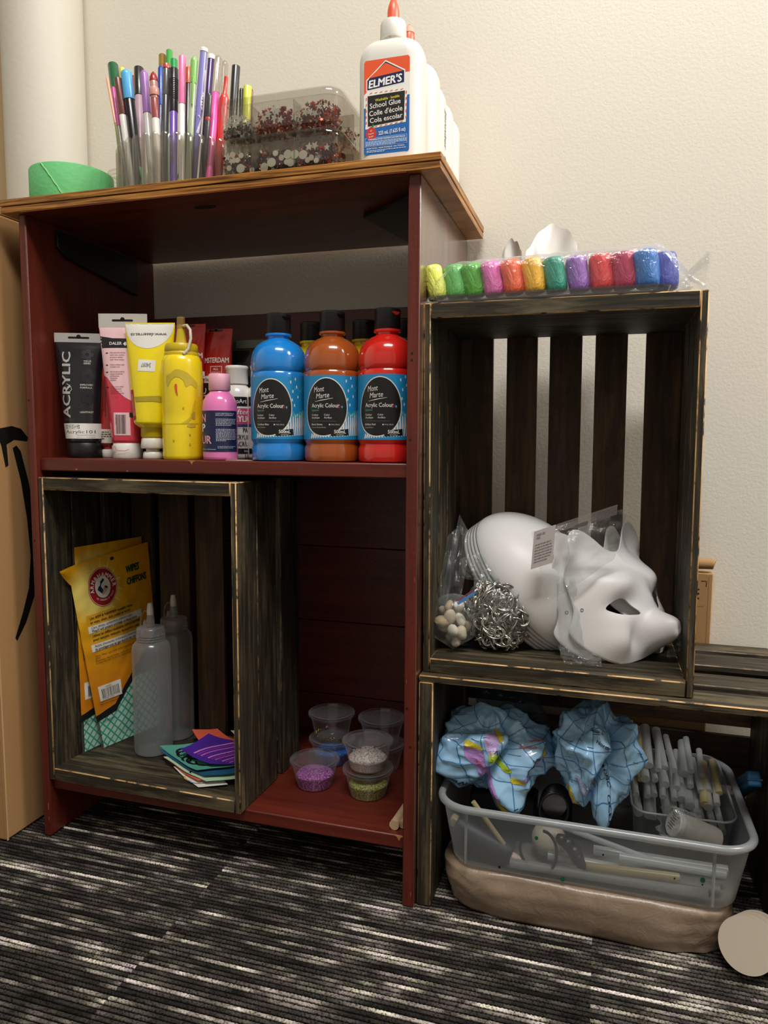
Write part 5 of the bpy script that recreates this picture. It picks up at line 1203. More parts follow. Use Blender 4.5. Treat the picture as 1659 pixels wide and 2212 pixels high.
# ================================================================ masks in the right crate
MR = Matrix(((.5979, -.2524, .7608), (.8011, .1573, -.5775), (.0261, .9548, .2962)))
MT = Vector((.8176, .1345, .3880)); MS = .9137
MASKW = flat('#e6e4e2', .42, spec=.4, sss=.05, bump=.04, bscale=350)
def g2(x, y, cx, cy, sx, sy): return math.exp(-((x-cx)/sx)**2-((y-cy)/sy)**2)
def mask_z(x, y):
    ax = abs(x)
    base = .052*(1-(ax/.088)**2.6)-(.030*(y/.078)**2 if y > 0 else .016*(y/.077)**2)
    if y > .038:
        e = min(1, (y-.038)/.045); e = e*e*(3-2*e)
        ear = .0200-.200*ax-.007*g2(ax, y, .054, .086, .014, .020)+.002*g2(ax, y, .081, .082, .010, .028)
        base = base*(1-e)+ear*e
    z = base+.036*math.exp(-((x/.0215)**2+((y+.043)/.0215)**2)**1.7)+.006*g2(x, y, 0, -.030, .03, .03)+.010*g2(x, y, 0, -.062, .026, .014)+.007*g2(x, y, 0, -.005, .012, .030)
    z += -.011*g2(ax, y, .040, .000, .021, .013)+.007*g2(ax, y, .036, .030, .024, .014)+.010*g2(ax, y, .058, -.050, .026, .022)-.009*g2(ax, y, .033, -.050, .010, .020)
    return z
half = [(.000,.0735),(.012,.0760),(.023,.0850),(.035,.0985),(.047,.1090),(.0600,.1140),(.0710,.1105),(.0780,.098),(.0815,.080),(.0850,.062),(.0872,.040),(.0885,.020),(.0890,.004),(.0920,-.010),(.0950,-.022),(.0920,-.036),(.0840,-.052),(.0720,-.066),(.0580,-.0755),(.0440,-.0790),(.0280,-.0790),(.0140,-.0770),(.000,-.0730)]
OUT = smooth_poly(half+[(-x, y) for x, y in half[::-1][1:-1]])
EYE = smooth_poly([(-.0606,-.0006),(-.0500,.0065),(-.0395,.0090),(-.0310,.0050),(-.0250,-.0060),(-.0204,-.0165),(-.0310,-.0160),(-.0430,-.0130),(-.0530,-.0075)])
def inside(P, x, y):
    c = False; j = len(P)-1
    for i in range(len(P)):
        if (P[i][1] > y) != (P[j][1] > y) and x < (P[j][0]-P[i][0])*(y-P[i][1])/(P[j][1]-P[i][1])+P[i][0]: c = not c
        j = i
    return c
def nearest(P, x, y):
    best = None
    for i in range(len(P)):
        a, b_ = P[i-1], P[i]; dx, dy = b_[0]-a[0], b_[1]-a[1]; t = max(0, min(1, ((x-a[0])*dx+(y-a[1])*dy)/(dx*dx+dy*dy+1e-12)))
        q = (a[0]+dx*t, a[1]+dy*t); d = (q[0]-x)**2+(q[1]-y)**2
        if best is None or d < best[0]: best = (d, q)
    return best[1]
def outline_r():
    n = 260; R = []
    for k in range(n):
        a = 2*PI*k/n; c, s = math.cos(a), math.sin(a); best = 0
        for i in range(len(OUT)):
            p, q_ = OUT[i-1], OUT[i]; px, py, qx, qy = p[0], p[1]-.022, q_[0], q_[1]-.022
            d = c*(qy-py)-s*(qx-px)
            if abs(d) < 1e-12: continue
            t = (px*(qy-py)-py*(qx-px))/d; u = (px*s-py*c)/d*-1
            u = ((c*py-s*px)/(s*(qx-px)-c*(qy-py))) if abs(s*(qx-px)-c*(qy-py)) > 1e-12 else -1
            if t > 0 and -1e-6 <= u <= 1+1e-6: best = max(best, t)
        R.append(best)
    return R
ORR = outline_r()
def mask_shell():
    n = len(ORR); K = 64; V = [(0, .022)]; F = []
    for k in range(1, K+1):
        for j in range(n):
            a = 2*PI*j/n; r = ORR[j]*k/K; V.append((r*math.cos(a), .022+r*math.sin(a)))
    for j in range(n): F.append((0, 1+j, 1+(j+1) % n))
    for k in range(K-1):
        for j in range(n):
            q0, q1 = 1+k*n+j, 1+k*n+(j+1) % n; F.append((q0, q0+n, q1+n, q1))
    top = [Vector((x, y, mask_z(x, y)))*MS for x, y in V]; m = len(top); mb = MB()
    b0 = 1+(K-1)*n
    side_ = [(b0+j, m+b0+j, m+b0+(j+1) % n, b0+(j+1) % n) for j in range(n)]
    mb.add(top+[p+Vector((0, 0, -.0018)) for p in top], F+[[m+i for i in f[::-1]] for f in F]+side_)
    o = mb.build('cat_mask', MASKW, smooth=0)
    ct = MB()
    for P in (EYE, [(-x, y) for x, y in EYE]): ct.prism([(x*MS, y*MS) for x, y in P], -.05, .14)
    co = ct.build('cutter', MASKW, smooth=0)
    bo = o.modifiers.new('eyes', 'BOOLEAN'); bo.operation = 'DIFFERENCE'; bo.solver = 'EXACT'; bo.object = co
    me = bpy.data.meshes.new_from_object(o.evaluated_get(bpy.context.evaluated_depsgraph_get()))
    bpy.data.objects.remove(co); bpy.data.objects.remove(o)
    me.polygons.foreach_set('use_smooth', [True]*len(me.polygons)); me.set_sharp_from_angle(angle=.9)
    return me
MASKME = mask_shell()
def cat_mask(label, off, tw=0):
    o = bpy.data.objects.new('cat_mask', MASKME); C.objects.link(o)
    M = MR.copy().to_4x4() @ Matrix.Rotation(tw, 4, 'Y')
    o.matrix_world = Matrix.Translation(MT+MR @ Vector(off)) @ M
    tag(o, label, 'mask', 'white cat masks')
    for s in (-1, 1):
        hx, hy = s*.0838, .0035; q = Vector((hx, hy, mask_z(hx, hy)+.0010))*MS; nrm = Vector((s*.75, 0, .65))
        MB().tube([(.0017*math.cos(a), .0017*math.sin(a), 0) for a in [2*PI*i/14 for i in range(14)]], .0004, 6, closed=True, M=Matrix.Translation(q) @ nrm.to_track_quat('Z', 'Y').to_matrix().to_4x4()).build('strap_hole', flat('#8d8a88', .4), o)
    return o
cat_mask('front white cat mask lying on its cheek, snout to the right', (0, 0, 0))
cat_mask('second white cat mask nested behind the front one inside the clear bag', (-.005, .000, -.0225), .02)

# five plain oval masks nested in each other
def plain_mask(i):
    mb = MB(); rings = []
    for k in range(17):
        a = PI/2*k/16; r = math.cos(a)**.85 if k < 16 else .0; z = math.sin(a)**1.15
        rings.append([(.078*r*math.cos(q)*(1+.05*math.sin(q)), .108*r*math.sin(q), .060*z+.006*(math.cos(q*2)-1)*r-.004*math.cos(q)*r) for q in [2*PI*j/72 for j in range(72)]])
    mb.loft(rings, caps=False)
    return mb.build('plain_mask', MASKW, smooth=1.5, solid=.0014)
yv = Vector((-.60, .20, .77)).normalized(); zv = Vector((.62, -.50, .50)); zv = (zv-yv*zv.dot(yv)).normalized(); xv = yv.cross(zv)
PR = Matrix((xv, yv, zv)).transposed().to_4x4()
lab = ['outermost plain white oval mask, its smooth dome on top of the nested stack', 'second plain white oval mask of the nested stack, counted from the dome', 'third plain white oval mask, in the middle of the nested stack', 'fourth plain white oval mask of the nested stack', 'innermost plain white oval mask, its edge lowest at the left']
for i in range(5):
    o = plain_mask(i); o.matrix_world = Matrix.Translation(Vector((.7110, .148, .4155))-zv*.0055*i-Vector((.0012*i, 0, 0))) @ PR
    tag(o, lab[i], 'mask', 'plain oval masks nested in a stack')
    if i == 0:
        MB().tube([(.0014*math.cos(a), .0014*math.sin(a), 0) for a in [2*PI*j/12 for j in range(12)]], .0005, 6, closed=True, M=Matrix.Translation((-.055, -.012, .0365)) @ Vector((-.7, 0, .6)).to_track_quat('Z', 'Y').to_matrix().to_4x4()).build('strap_hole', flat('#8a7a62', .4), o)

# ---- bags
def film(name, label, cat, corners, mat, amp=.006, nu=26, nv=30, bulge=.01, seed=0, nrm=(.2, -1, 0), group=None):
    """a crumpled sheet of plastic film over a quad of corners tl, tr, br, bl"""
    a, b_, c, d = [Vector(p) for p in corners]; n = Vector(nrm).normalized()
    def f(u, v):
        p = (a*(1-u)+b_*u)*(1-v)+(d*(1-u)+c*u)*v
        w_ = noise.noise(Vector((u*4, v*5, seed)))+.5*noise.noise(Vector((u*11, v*8, seed+5)))+.35*abs(noise.noise(Vector((u*17, v*21, seed+9))))
        return p+n*(bulge*math.sin(PI*u)*math.sin(PI*v)+amp*w_)
    mb = MB().grid(f, nu, nv)
    return mb.build(name, mat, smooth=1.3)
def pouch(cx, cy, cz, rx, ry, rz, mat, seed, point=.35, lift=0):
    """bottom-heavy bag: pointed corner below, crumpled walls"""
    mb = MB(); rings = []
    for k in range(22):
        t = k/21; z = -1+2*t; r = math.sqrt(max(0, 1-z*z))**.8
        if z < -.55: r *= (1+z)/.45*.75+.25
        ring = []
        for j in range(44):
            a = 2*PI*j/44; w_ = 1+.10*noise.noise(Vector((math.cos(a)*2, math.sin(a)*2, z*2+seed)))+.07*noise.noise(Vector((math.cos(a)*6, math.sin(a)*6, z*5+seed)))
            ring.append((cx+rx*r*w_*math.cos(a), cy+ry*r*w_*math.sin(a), cz+rz*z))
        rings.append(ring)
    mb.loft(rings, caps=False)
    return mb
# bag of pale stones
SZ = .326
bg = thing('stone_bag', 'clear zip bag of pale stones standing in the left front corner of the crate', 'bag', (.614, .066, SZ))
pouch(0, 0, .0385, .0295, .0255, .0375, BAGM, 3).build('pouch', BAGM, bg, smooth=1.3)
film('bag_top', '', '', [(.612-.614, .105-.066, .5020-SZ), (.630-.614, .105-.066, .4700-SZ), (.622-.614, .060-.066, .385-SZ), (.592-.614, .070-.066, .385-SZ)], BAGM, seed=2).parent = bg
film('bag_top', '', '', [(.600-.614, .090-.066, .4750-SZ), (.616-.614, .100-.066, .4900-SZ), (.604-.614, .058-.066, .375-SZ), (.5915-.614, .060-.066, .395-SZ)], BAGM, seed=7).parent = bg
lb = Label(plane((.0075, -.022, .070), (.80, .1, .58), (-.5, 0, .8)), .02); lb.rect(0, 0, .026, .0014, '#9c3a5c'); lb.rect(0, -.0050, .028, -.001, '#4a7fb8'); lb.build('zip_strip', bg)
SM = [flat('#cdbfa6', .6, bump=.3), flat('#d9d0c2', .5, bump=.2), flat('#b79f7c', .6, bump=.3)]
st = [(-.013, -.010, .040, .011, 2), (.002, -.016, .030, .0095, 1), (.0125, -.013, .0275, .0085, 0), (-.0035, -.008, .046, .010, 0), (.010, -.004, .042, .009, 1), (-.012, .004, .030, .010, 1), (.014, .006, .032, .009, 2), (.0060, -.012, .0155, .0070, 1), (-.004, .002, .018, .008, 0), (.000, .010, .046, .010, 2), (-.014, .006, .050, .008, 0), (.006, .006, .058, .008, 1), (-.006, -.004, .060, .0075, 2)]
for i, (x, y, z, r, k) in enumerate(st):
    o = MB().lathe([(.0001, -r*.7), (r*.6, -r*.58), (r*.95, -r*.2), (r, .05*r), (r*.85, .4*r), (r*.5, .62*r), (.0001, .68*r)], 20, fn=lambda a, z, i=i: 1+.12*math.sin(2*a+i)+.06*math.sin(3*a+i*2)).build('stone', SM[k], smooth=1.5)
    o.location = (.614+x, .066+y, SZ+z); o.rotation_euler = (i*1.3, i*.7, i*2.1)
    tag(o, 'smooth pale pebble in the clear zip bag', 'stone', 'pebbles in the zip bag')
# bag of drink-can pull tabs
bg = thing('tab_bag', 'bulging clear bag of metal can tabs against the pebble bag', 'bag', (.6680, .092, SZ))
pouch(0, 0, .0475, .0430, .036, .0460, BAGM, 11).build('pouch', BAGM, bg, smooth=1.3)
film('bag_top', '', '', [(-.032, .010, .128), (.000, .0, .112), (.018, -.004, .078), (-.030, -.020, .082)], BAGM, seed=12).parent = bg
film('bag_top', '', '', [(-.050, .0, .118), (-.030, .012, .128), (-.010, -.010, .088), (-.045, -.016, .095)], BAGM, seed=14).parent = bg
ALU = flat('#c9c6bf', .22, metal=1.0)
def oval(rx, ry, n=22): return [(rx*math.cos(2*PI*i/n), ry*math.sin(2*PI*i/n), 0) for i in range(n)]
mb = MB().tube(oval(.0118, .0076), .0011, 8, closed=True)
mb.tube([(x-.0052, y, 0) for x, y, z in oval(.0046, .0050)], .0009, 7, closed=True); mb.tube([(x+.0050, y, 0) for x, y, z in oval(.0048, .0050)], .0009, 7, closed=True)
mb.box((-.0008, -.006, -.0006), (.0008, .006, .0006))
base = mb.build('can_tab', ALU, smooth=.9); rg = random.Random(8); first = True
feat = [(.0020, -.0335, .030, 1.45, 0, .05), (.0235, -.0240, .047, 1.45, .2, 1.3), (-.0200, -.0290, .066, 1.4, -.3, 1.2), (-.005, -.0315, .040, 1.3, .4, .3), (.010, -.031, .020, 1.5, .1, -.1)]
for i in range(170):
    o = base if first else base.copy()
    if not first: C.objects.link(o)
    first = False
    if i < len(feat): x, y, z, a, b_, c = feat[i]
    else:
        q = rg.uniform(PI*.98, 2.02*PI) if i % 3 else rg.uniform(0, 6.28); z = rg.uniform(.008, .084); s = math.sqrt(max(.05, 1-((z-.0475)/.046)**2))*rg.uniform(.70, .93)
        x, y = .042*s*math.cos(q), .033*s*math.sin(q); a, b_, c = rg.uniform(0, 6), rg.uniform(0, 6), rg.uniform(0, 6)
    o.location = (.6680+x, .092+y, SZ+z); o.rotation_euler = (a, b_, c)
    tag(o, 'silver drink-can pull tab in the bulging clear bag', 'can tab', 'can tabs in the bag')
# clear bag around the rear cat mask, with a printed card
bg = thing('mask_bag', 'clear plastic bag with a printed card wrapped round the second cat mask', 'bag', (.76, .10, SZ))
def local(p): return (p[0]-.76, p[1]-.10, p[2]-SZ)
film('bag_film', '', '', [local(p) for p in ((.712, .055, .488), (.826, .068, .5215), (.812, .085, .455), (.735, .050, .400))], BAGM, amp=.005, seed=21, bulge=.012).parent = bg
film('bag_film', '', '', [local(p) for p in ((.742, .088, .420), (.765, .080, .430), (.790, .066, .332), (.752, .060, .330))], BAGM, amp=.004, seed=25).parent = bg
film('bag_film', '', '', [local(p) for p in ((.748, .062, .345), (.800, .064, .340), (.802, .046, .3275), (.758, .044, .3275))], BAGM, amp=.004, seed=28).parent = bg
lb = Label(lambda u, v, h: Vector(local((.7135+u*.97+.06*v, .0480-h+u*.10, .4425+u*.36+v))), .02)
PT = '#b9b0ae'
lb.rect(0, 0, .0265, .0475, PT); lb.greek(.004, .043, .014, .0022, 2, .0040, '#8a8486', 9); lb.greek(.003, .030, .024, .0011, 7, .0036, '#807b7c', 3)
lb.poly([(.0265, .0375), (.100, .0350), (.100, .0475), (.0265, .0475)], plastic('thin_printed_card', '#f2eeea', .35, diffuse='#b5adab')); lb.rect(.050, .034, .066, .039, '#5c5856'); lb.rect(.076, .0435, .099, .0450, '#5c5856'); lb.greek(.076, .0425, .099, .0012, 4, .0024, '#615c5c', 6)
lb.build('printed_card', bg)
o = film('plastic_scrap', '', '', [(.884, .120, .372), (.900, .110, .360), (.898, .098, .332), (.880, .104, .330)], BAGM, amp=.003, seed=31, bulge=.012); tag(o, 'crumpled end of clear film under the cat mask snout at the right', 'plastic film')

# ================================================================ cardboard boxes
t = thing('cardboard_box', 'tall brown cardboard box at the far left with a black curved arrow on its side', 'box', (-.17, .057, 0))
MB().box((-.13, -.088, 0), (.129, .088, .918)).build('box', CB, t, smooth=.5, bevel=.003, bseg=2)
MB().box((-.128, -.086, .919), (.127, .086, .9225)).build('top_flap', cardboard('cardboard_flap', '#9c7a52', '#a8865c'), t, smooth=.5, bevel=.001)
lb = Label(lambda u, v, h: Vector((.1291+h, u-.057, v)), .02)
SP = [(.0452, .6018), (.0322, .6148), (.0146, .6186), (-.007, .6149), (-.0130, .6080), (-.0061, .5882), (-.0002, .5578), (.0052, .561), (.0035, .5915), (.0178, .5983), (.043, .5962)]
lb.poly(SP, '#141210')
SM2 = [(.0145, .586), (.0277, .536), (.0364, .4792), (.0406, .4216), (.0341, .3724), (.021, .3393), (.0034, .3022), (.0068, .297), (.0260, .3211), (.0440, .357), (.0560, .413), (.0535, .4781), (.0425, .5354), (.0300, .5811), (.0218, .5901)]
lb.poly(SM2, '#141210'); lb.build('printed_arrow', t)
MB().box((.1292, -.087, .0), (.1298, -.084, .90)).build('edge_crease', cardboard('worn_cardboard_edge', '#c7a57a', '#b8946a'), t, smooth=0)
t = thing('cardboard_box', 'brown cardboard box standing against the wall behind the mask crate, top edge torn', 'box', (.90, .294, 0))
MB().box((-.09, -.0125, 0), (.0545, .0125, .410)).build('box', cardboard('cardboard_b', '#a07a50', '#ab875c'), t, smooth=.5, bevel=.0012)
MB().tube([(-.09, -.006, .4225), (0, -.006, .4228), (.052, -.006, .4235), (.056, -.007, .4225)], [.0085, .0085, .0080, .0070], 14).build('rolled_flap', cardboard('cardboard_flap', '#9c7a52', '#a8865c'), t, smooth=.9)
lb = Label(lambda u, v, h: Vector((u, -.0126-h, v)), .05); K = '#231a12'
lb.stroke([(.0385, .3985), (.0455, .3985), (.0455, .3900)], .0012, K)
for z in (.3858, .3795, .3725): lb.ell(.0355, z, .0013, .0013, K, n=12)
lb.rect(.0485, .02, .0490, .405, '#7a5c3a'); lb.stroke([(.033, .361), (.042, .3605), (.0445, .363)], .0004, '#6b5138'); lb.build('printed_marks', t)

# ================================================================ the bin in the low crate
ZBT, ZBR = .0605, .1480
bn = thing('storage_bin', 'milky clear plastic storage bin full of odds and ends in the low crate', 'bin', (.793, .122, ZBT))
BW, BD = .366, .248
def bring(f, z, t_=0, n=10): return rr(BW-.026+.026*f-2*t_, BD-.026+.026*f-2*t_, .034+.006*f-t_, z, n)
H = ZBR-ZBT
rings = [bring(0, .006)]+[bring(k/8, .006+(H-.010)*k/8) for k in range(1, 9)]
bot = [rr(BW-.050, BD-.050, .028, 0, 10), rr(BW-.032, BD-.032, .033, .0015, 10)]
mb = MB().loft(bot+rings, caps=False); mb.f.append(list(range(len(bot[0])))[::-1]); mb.m.append(0)
mb.build('body', BINM, bn, smooth=.9)
RIMM = plastic('bin_rim_plastic', '#e6eaea', .62, gloss=.08, rough=.25, diffuse='#c6cacb')
P = rr(BW+.003, BD+.003, .042, H-.003, 12)
MB().tube(P, .0048, 10, closed=True).build('rim', RIMM, bn, smooth=.9)
for x in (-.147, .139): MB().box((x-.0018, -BD/2+.0035, .010), (x+.0018, -BD/2+.0075, H-.006), M=Matrix.Rotation(-.0, 4, 'X')).build('rib', RIMM, bn, smooth=.5, bevel=.001)
lb = Label(lambda u, v, h: Vector((u, -BD/2+.013*(1-v/H)-.0006-h, v)), .02)
for u, v, r, c in ((-.105, .010, .0016, '#151a18'), (-.060, .060, .0022, '#0c7a45'), (-.028, .0085, .0026, '#0e6e4c'), (.128, .040, .0028, '#0b5a3a'), (.128, .034, .0010, '#1c2a24'), (.018, .052, .0011, '#16181a'), (.098, .036, .0010, '#1a1a1a')):
    lb.ell(u, v, r, r*1.3, c, n=14); lb.build('paint_speck', bn); lb = Label(lb.surf, .02)
# clay sack under the bin
t_, nt, N, L, b = new_mat('clay_in_film'); v = coords(N, L, (1, 1, 1)); n = tex(N, L, v, 11, 4, .6, .8)
r = ramp(N, [(.2, '#7a6857'), (.5, '#8c7966'), (.8, '#9c8976')]); L.new(n, r.inputs[0]); L.new(r.outputs[0], b.inputs['Base Color']); b.inputs['Roughness'].default_value = .38; b.inputs['Coat Weight'].default_value = .3; b.inputs['Coat Roughness'].default_value = .25
n2 = tex(N, L, v, 45, 4, .6, 1.5); bumpn(N, L, n2, b, .35, .004)
sk = thing('clay_bag', 'lumpy tan bag lying under the bin with its clear knotted end at the right', 'bag', (.79, .13, 0))
rings = []
for k in range(19):
    t = k/18; ring = []
    for j in range(96):
        a = 2*PI*j/96; s = .93+.07*math.sin(PI*min(1, t*.6+.1))**.5; 
        if t > .96: s *= .96
        X = math.copysign(abs(math.cos(a))**.28, math.cos(a))*.174*s; Y_ = math.copysign(abs(math.sin(a))**.32, math.sin(a))*.121*s
        w_ = noise.noise(Vector((X*14, Y_*14, t*1.5)))*.007+noise.noise(Vector((X*45, Y_*45, t*5)))*.0022
        zz = .0002+.0595*t
        if t < .4 and Y_ < 0: zz += max(0, .010*(1-abs((X-.01)/.17)*.2))*0
        ring.append((X-.004+w_*math.cos(a), Y_+w_*math.sin(a)-.003*math.sin(PI*t), zz))
    rings.append(ring)
MB().loft(rings).build('sack', t_, sk, smooth=1.3)
mb = MB()
def tie(u, v): 
    rr_ = .028*(1-u)**.8+.010+.012*u*u; a = v*2*PI
    return (.158+.014*u, -.072-.004*u+rr_*.9*math.cos(a)*(1+.15*math.sin(6*a)), .030-.004*u+rr_*.75*math.sin(a)*(1+.12*math.cos(7*a)))
mb.grid(tie, 14, 44); mb.build('knotted_end', plastic('tan_film', '#e6ddd0', .45, gloss=.09, rough=.15, diffuse='#a59584', bump=.8, bscale=60), sk, smooth=1.2)
# stack of white paper discs under the knotted end
for i in range(4):
    o = MB().lathe([(.0190, 0), (.0280, .0018), (.0300, .0036)], 56, caps=True).build('paper_bowl', flat('#c2b6a4', .8), smooth=.9)
    o.rotation_euler = (1.22, .10, -.50); o.location = (.9700+.0052*i, .002+.0048*i, .0335+.0002*i)
    tag(o, ('front', 'second', 'third', 'rearmost')[i]+' of the nested pale paper bowls standing on edge at the lower right corner', 'bowl', 'nested pale paper bowls')
# things at the right edge
o = MB().lathe([(.0062, 0), (.0066, .002), (.0066, .058), (.0058, .062), (.0001, .063)], 24).build('red_marker', flat('#8a2440', .5), smooth=.8); o.location = (1.0060, .036, .079); o.rotation_euler = (0, .03, 0); tag(o, 'crimson-capped orange marker upright beside the bin at the right edge', 'marker')
MB().lathe([(.0068, -.078), (.0068, .022), (.0067, .0225)], 24).build('barrel', flat('#8a4a1c', .5), o, smooth=.8)
o = MB().box((-.012, -.010, .0), (.012, .010, .008)).build('yellow_block', flat('#d8b81c', .5), smooth=.5, bevel=.002, loc=(1.006, .012, 0)); tag(o, 'yellow plastic piece on the carpet at the lower right edge', 'block')
bb = thing('blue_case', 'long blue plastic case leaning behind the bin at the right', 'case', (.9930, .175, .146), (-.62, 0, .10))
MB().box((-.0085, -.040, -.010), (.0085, .040, .010)).build('body', flat('#245f86', .4), bb, smooth=.5, bevel=.003, bseg=2)
MB().box((-.0095, -.041, -.003), (.0095, .041, .0)).build('seam', flat('#1a4868', .4), bb, smooth=.5, bevel=.0005)
MB().tube([(.985, .175, .13), (.985, .19, .03)], .007, 14).build('blue_tube', flat('#1d4f70', .5), smooth=.9)
tag(bpy.data.objects['blue_tube'], 'dark blue tube under the blue case behind the bin', 'tube')

# ---- contents of the bin
FLB = ZBT+.003
ST = plastic('cloudy_glue', '#f4f5f3', .62, gloss=.06, rough=.3, diffuse='#e0e3e4'); STY = plastic('yellow_glue', '#f0e6c0', .75, gloss=.06, rough=.3, diffuse='#e0d2a0'); STD = flat('#37353a', .4)
def stick(label, a, b_, r, m, grp):
    mb = MB().tube([a, b_], r, 18); o = mb.build('glue_stick', m, smooth=.7); tag(o, label, 'glue stick', grp); return o
rg = random.Random(12)
tb = thing('inner_tub', 'small clear tub inside the bin holding the upright glue sticks', 'tub', (.9045, .165, .074), (.13, 0, .04))
mb = MB().loft([rr(.108, .135, .016, 0), rr(.120, .150, .018, .070), rr(.126, .156, .020, .0715)], caps=False); mb.f.append(list(range(28))[::-1]); mb.m.append(0)
mb.build('body', plastic('tub_plastic', '#eceeee', .16, gloss=.07, rough=.2, diffuse='#aab0b2'), tb, smooth=.8)
MB().tube(rr(.124, .154, .019, .0712, 8), .0014, 8, closed=True).build('rim', RIMM, tb, smooth=.9)
n = 0
for i in range(38):
    fx = (i % 10)/9+rg.uniform(-.04, .04); lay = i//10
    x = .856+.100*fx; y = .112+.014*lay+rg.uniform(0, .010); z = .118+.014*lay+rg.uniform(-.002, .004)-.004*fx
    dx, dz = rg.uniform(-.14, .06), .36+rg.uniform(-.1, .12)
    if lay == 0: z -= .008; 
    d = Vector((dx, 1, dz)).normalized()*rg.uniform(.050, .075)
    a = Vector((x, y, z)); big = rg.random() < .45
    stick('short glue stick end in the clear inner tub', a, a+d, .0062 if big else .0042, (ST, ST, ST, ST, STY, STD if i % 13 == 0 else ST)[rg.randrange(6)], 'short glue sticks in the inner tub')
for i, (x0, z0, x1, z1, y, r, m, l) in enumerate(((.7918, .0800, .8988, .0830, .024, .0050, STY, 'cream yellow glue stick lying along the bin front'), (.700, .0700, .930, .0710, .020, .0055, ST, 'long cloudy glue stick lowest along the front wall of the bin'),
      (.745, .0790, .945, .0715, .036, .0055, ST, 'long cloudy glue stick behind the cream yellow one'), (.830, .0960, .950, .0930, .030, .0050, ST, 'cloudy glue stick above the cream yellow one at the right'), (.752, .1220, .880, .0900, .036, .0034, ST, 'thin cloudy stick slanting down across the bin'),
      (.650, .1380, .690, .0850, .030, .0030, STY, 'thin pale stick slanting behind the dark cylinder'), (.860, .1060, .960, .1040, .060, .0040, flat('#b79a72', .6), 'thin wooden stick lying in the right half of the bin'), (.800, .0880, .955, .0870, .050, .0058, ST, 'cloudy glue stick in the middle of the bin'))):
    stick(l, (x0, y, z0+.002), (x1, y+.004, z1+.002), r, m, None)
# black cable: ring, coil, plug
BK = flat('#131315', .35); cbk = thing('power_cable', 'black looped power cable with its plug pressed against the front of the bin', 'cable', (.735, .022, .092))
ring = [(.0225*math.cos(a)-.001, .004*math.sin(2*a), .0275*math.sin(a)) for a in [PI*.42-2*PI*.90*i/40 for i in range(41)]]
MB().tube(ring, .0019, 10).build('loop', BK, cbk, smooth=.9)
mb = MB()
for i in range(7): mb.tube([(.014+.0225*math.cos(a)*.8, .050+.004*i+.006*math.cos(a), .030+.0245*math.sin(a)) for a in [2*PI*k/30+i*.2 for k in range(30)]], .0018, 8, closed=True)
mb.build('coil', BK, cbk, smooth=.9)
mb = MB(); 
for (x, z, r) in ((.026, .017, .007), (.034, .013, .0085), (.042, .004, .0090), (.046, -.004, .0085), (.050, -.010, .0065)): mb.lathe([(.0001, -r), (r*.7, -r*.75), (r, 0), (r*.7, r*.75), (.0001, r)], 14, M=Matrix.Translation((x, .006, z)), fn=lambda a, z: 1+.12*math.sin(3*a))
mb.tube([(.050, .004, -.010), (.060, .003, -.014)], .0035, 10); mb.build('plug', BK, cbk, smooth=.9)
o = MB().lathe([(.0001, -.022), (.014, -.018), (.021, -.006), (.022, .004), (.016, .016), (.0001, .021)], 28).build('putty_ball', flat('#b9ad9c', .7, bump=.2), smooth=1, loc=(.7440, .0620, .0890)); tag(o, 'pale putty lump seen through the cable loop', 'putty')
gg = thing('glue_gun', 'dark blue cylinder tool with a pale pink nozzle lying at the left inside the bin', 'tool', (.665, .040, .083), (0, .42, 0))
MB().lathe([(.0001, -.044), (.014, -.043), (.0165, -.038), (.0165, .030), (.0150, .034), (.0080, .036), (.0001, .036)], 32, M=Matrix.Rotation(PI/2, 4, 'Y')).build('body', flat('#1d2330', .5), gg, smooth=.8)
MB().lathe([(.0068, .034), (.0070, .040), (.0062, .050), (.0040, .054), (.0001, .055)], 24, M=Matrix.Rotation(PI/2, 4, 'Y')).build('nozzle', flat('#cdb0a6', .4), gg, smooth=.8)
MB().box((-.052, -.006, -.004), (-.034, .006, .010)).build('tab', flat('#a08f6c', .5), gg, smooth=.5, bevel=.002)
o = MB().box((-.045, -.02, 0), (.045, .02, .060)).build('black_case', flat('#17181b', .5), smooth=.5, bevel=.004, loc=(.680, .110, FLB)); tag(o, 'black case at the back left inside the bin', 'case')
o = MB().box((-.028, -.03, 0), (.028, .03, .070)).build('grey_case', flat('#202226', .35), smooth=.5, bevel=.004, loc=(.795, .150, FLB)); tag(o, 'dark grey case behind the cable coil in the bin', 'case')
tc = thing('clear_tube', 'cloudy plastic tube with a round silver lid wrapped in clear film, leaning in the bin', 'tube', (.8920, .058, .1370), (0, 0, 0))
M = Matrix.Rotation(.35, 4, 'Z') @ Matrix.Rotation(1.98, 4, 'Y')
MB().lathe([(.0145, .004), (.0150, .006), (.0150, .055), (.0140, .060), (.0001, .060)], 36, M=M, caps=False).build('tube', plastic('tube_plastic', '#efede8', .6, gloss=.08, rough=.2, diffuse='#d8d2c8'), tc, smooth=.8)
MB().lathe([(.0001, 0), (.0150, 0), (.0163, .0012), (.0163, .0070), (.0150, .0080)], 36, M=M).build('lid', flat('#a8a6a0', .4, metal=.3), tc, smooth=.7)
lb = Label(lambda u, v, h: M @ Vector((u, v, -.0002-h)), .01)
for i in range(6): lb.stroke([(-.010+.0035*i, -.007+.002*(i % 3)), (-.008+.003*i, .002), (-.010+.0035*i, .008-.002*(i % 2))], .0007, '#3c3a38')
lb.build('lid_marks', tc)
mb = MB(); mb.grid(lambda u, v: M @ Vector(((.0190+.004*noise.noise(Vector((u*8, v*8, 3))))*math.cos(2*PI*u), (.0190+.004*noise.noise(Vector((u*8, v*7, 6))))*math.sin(2*PI*u), -.008+.040*v+.004*math.sin(9*2*PI*u)*(1-v))), 44, 14)
mb.build('film', BAGM, tc, smooth=1.3)

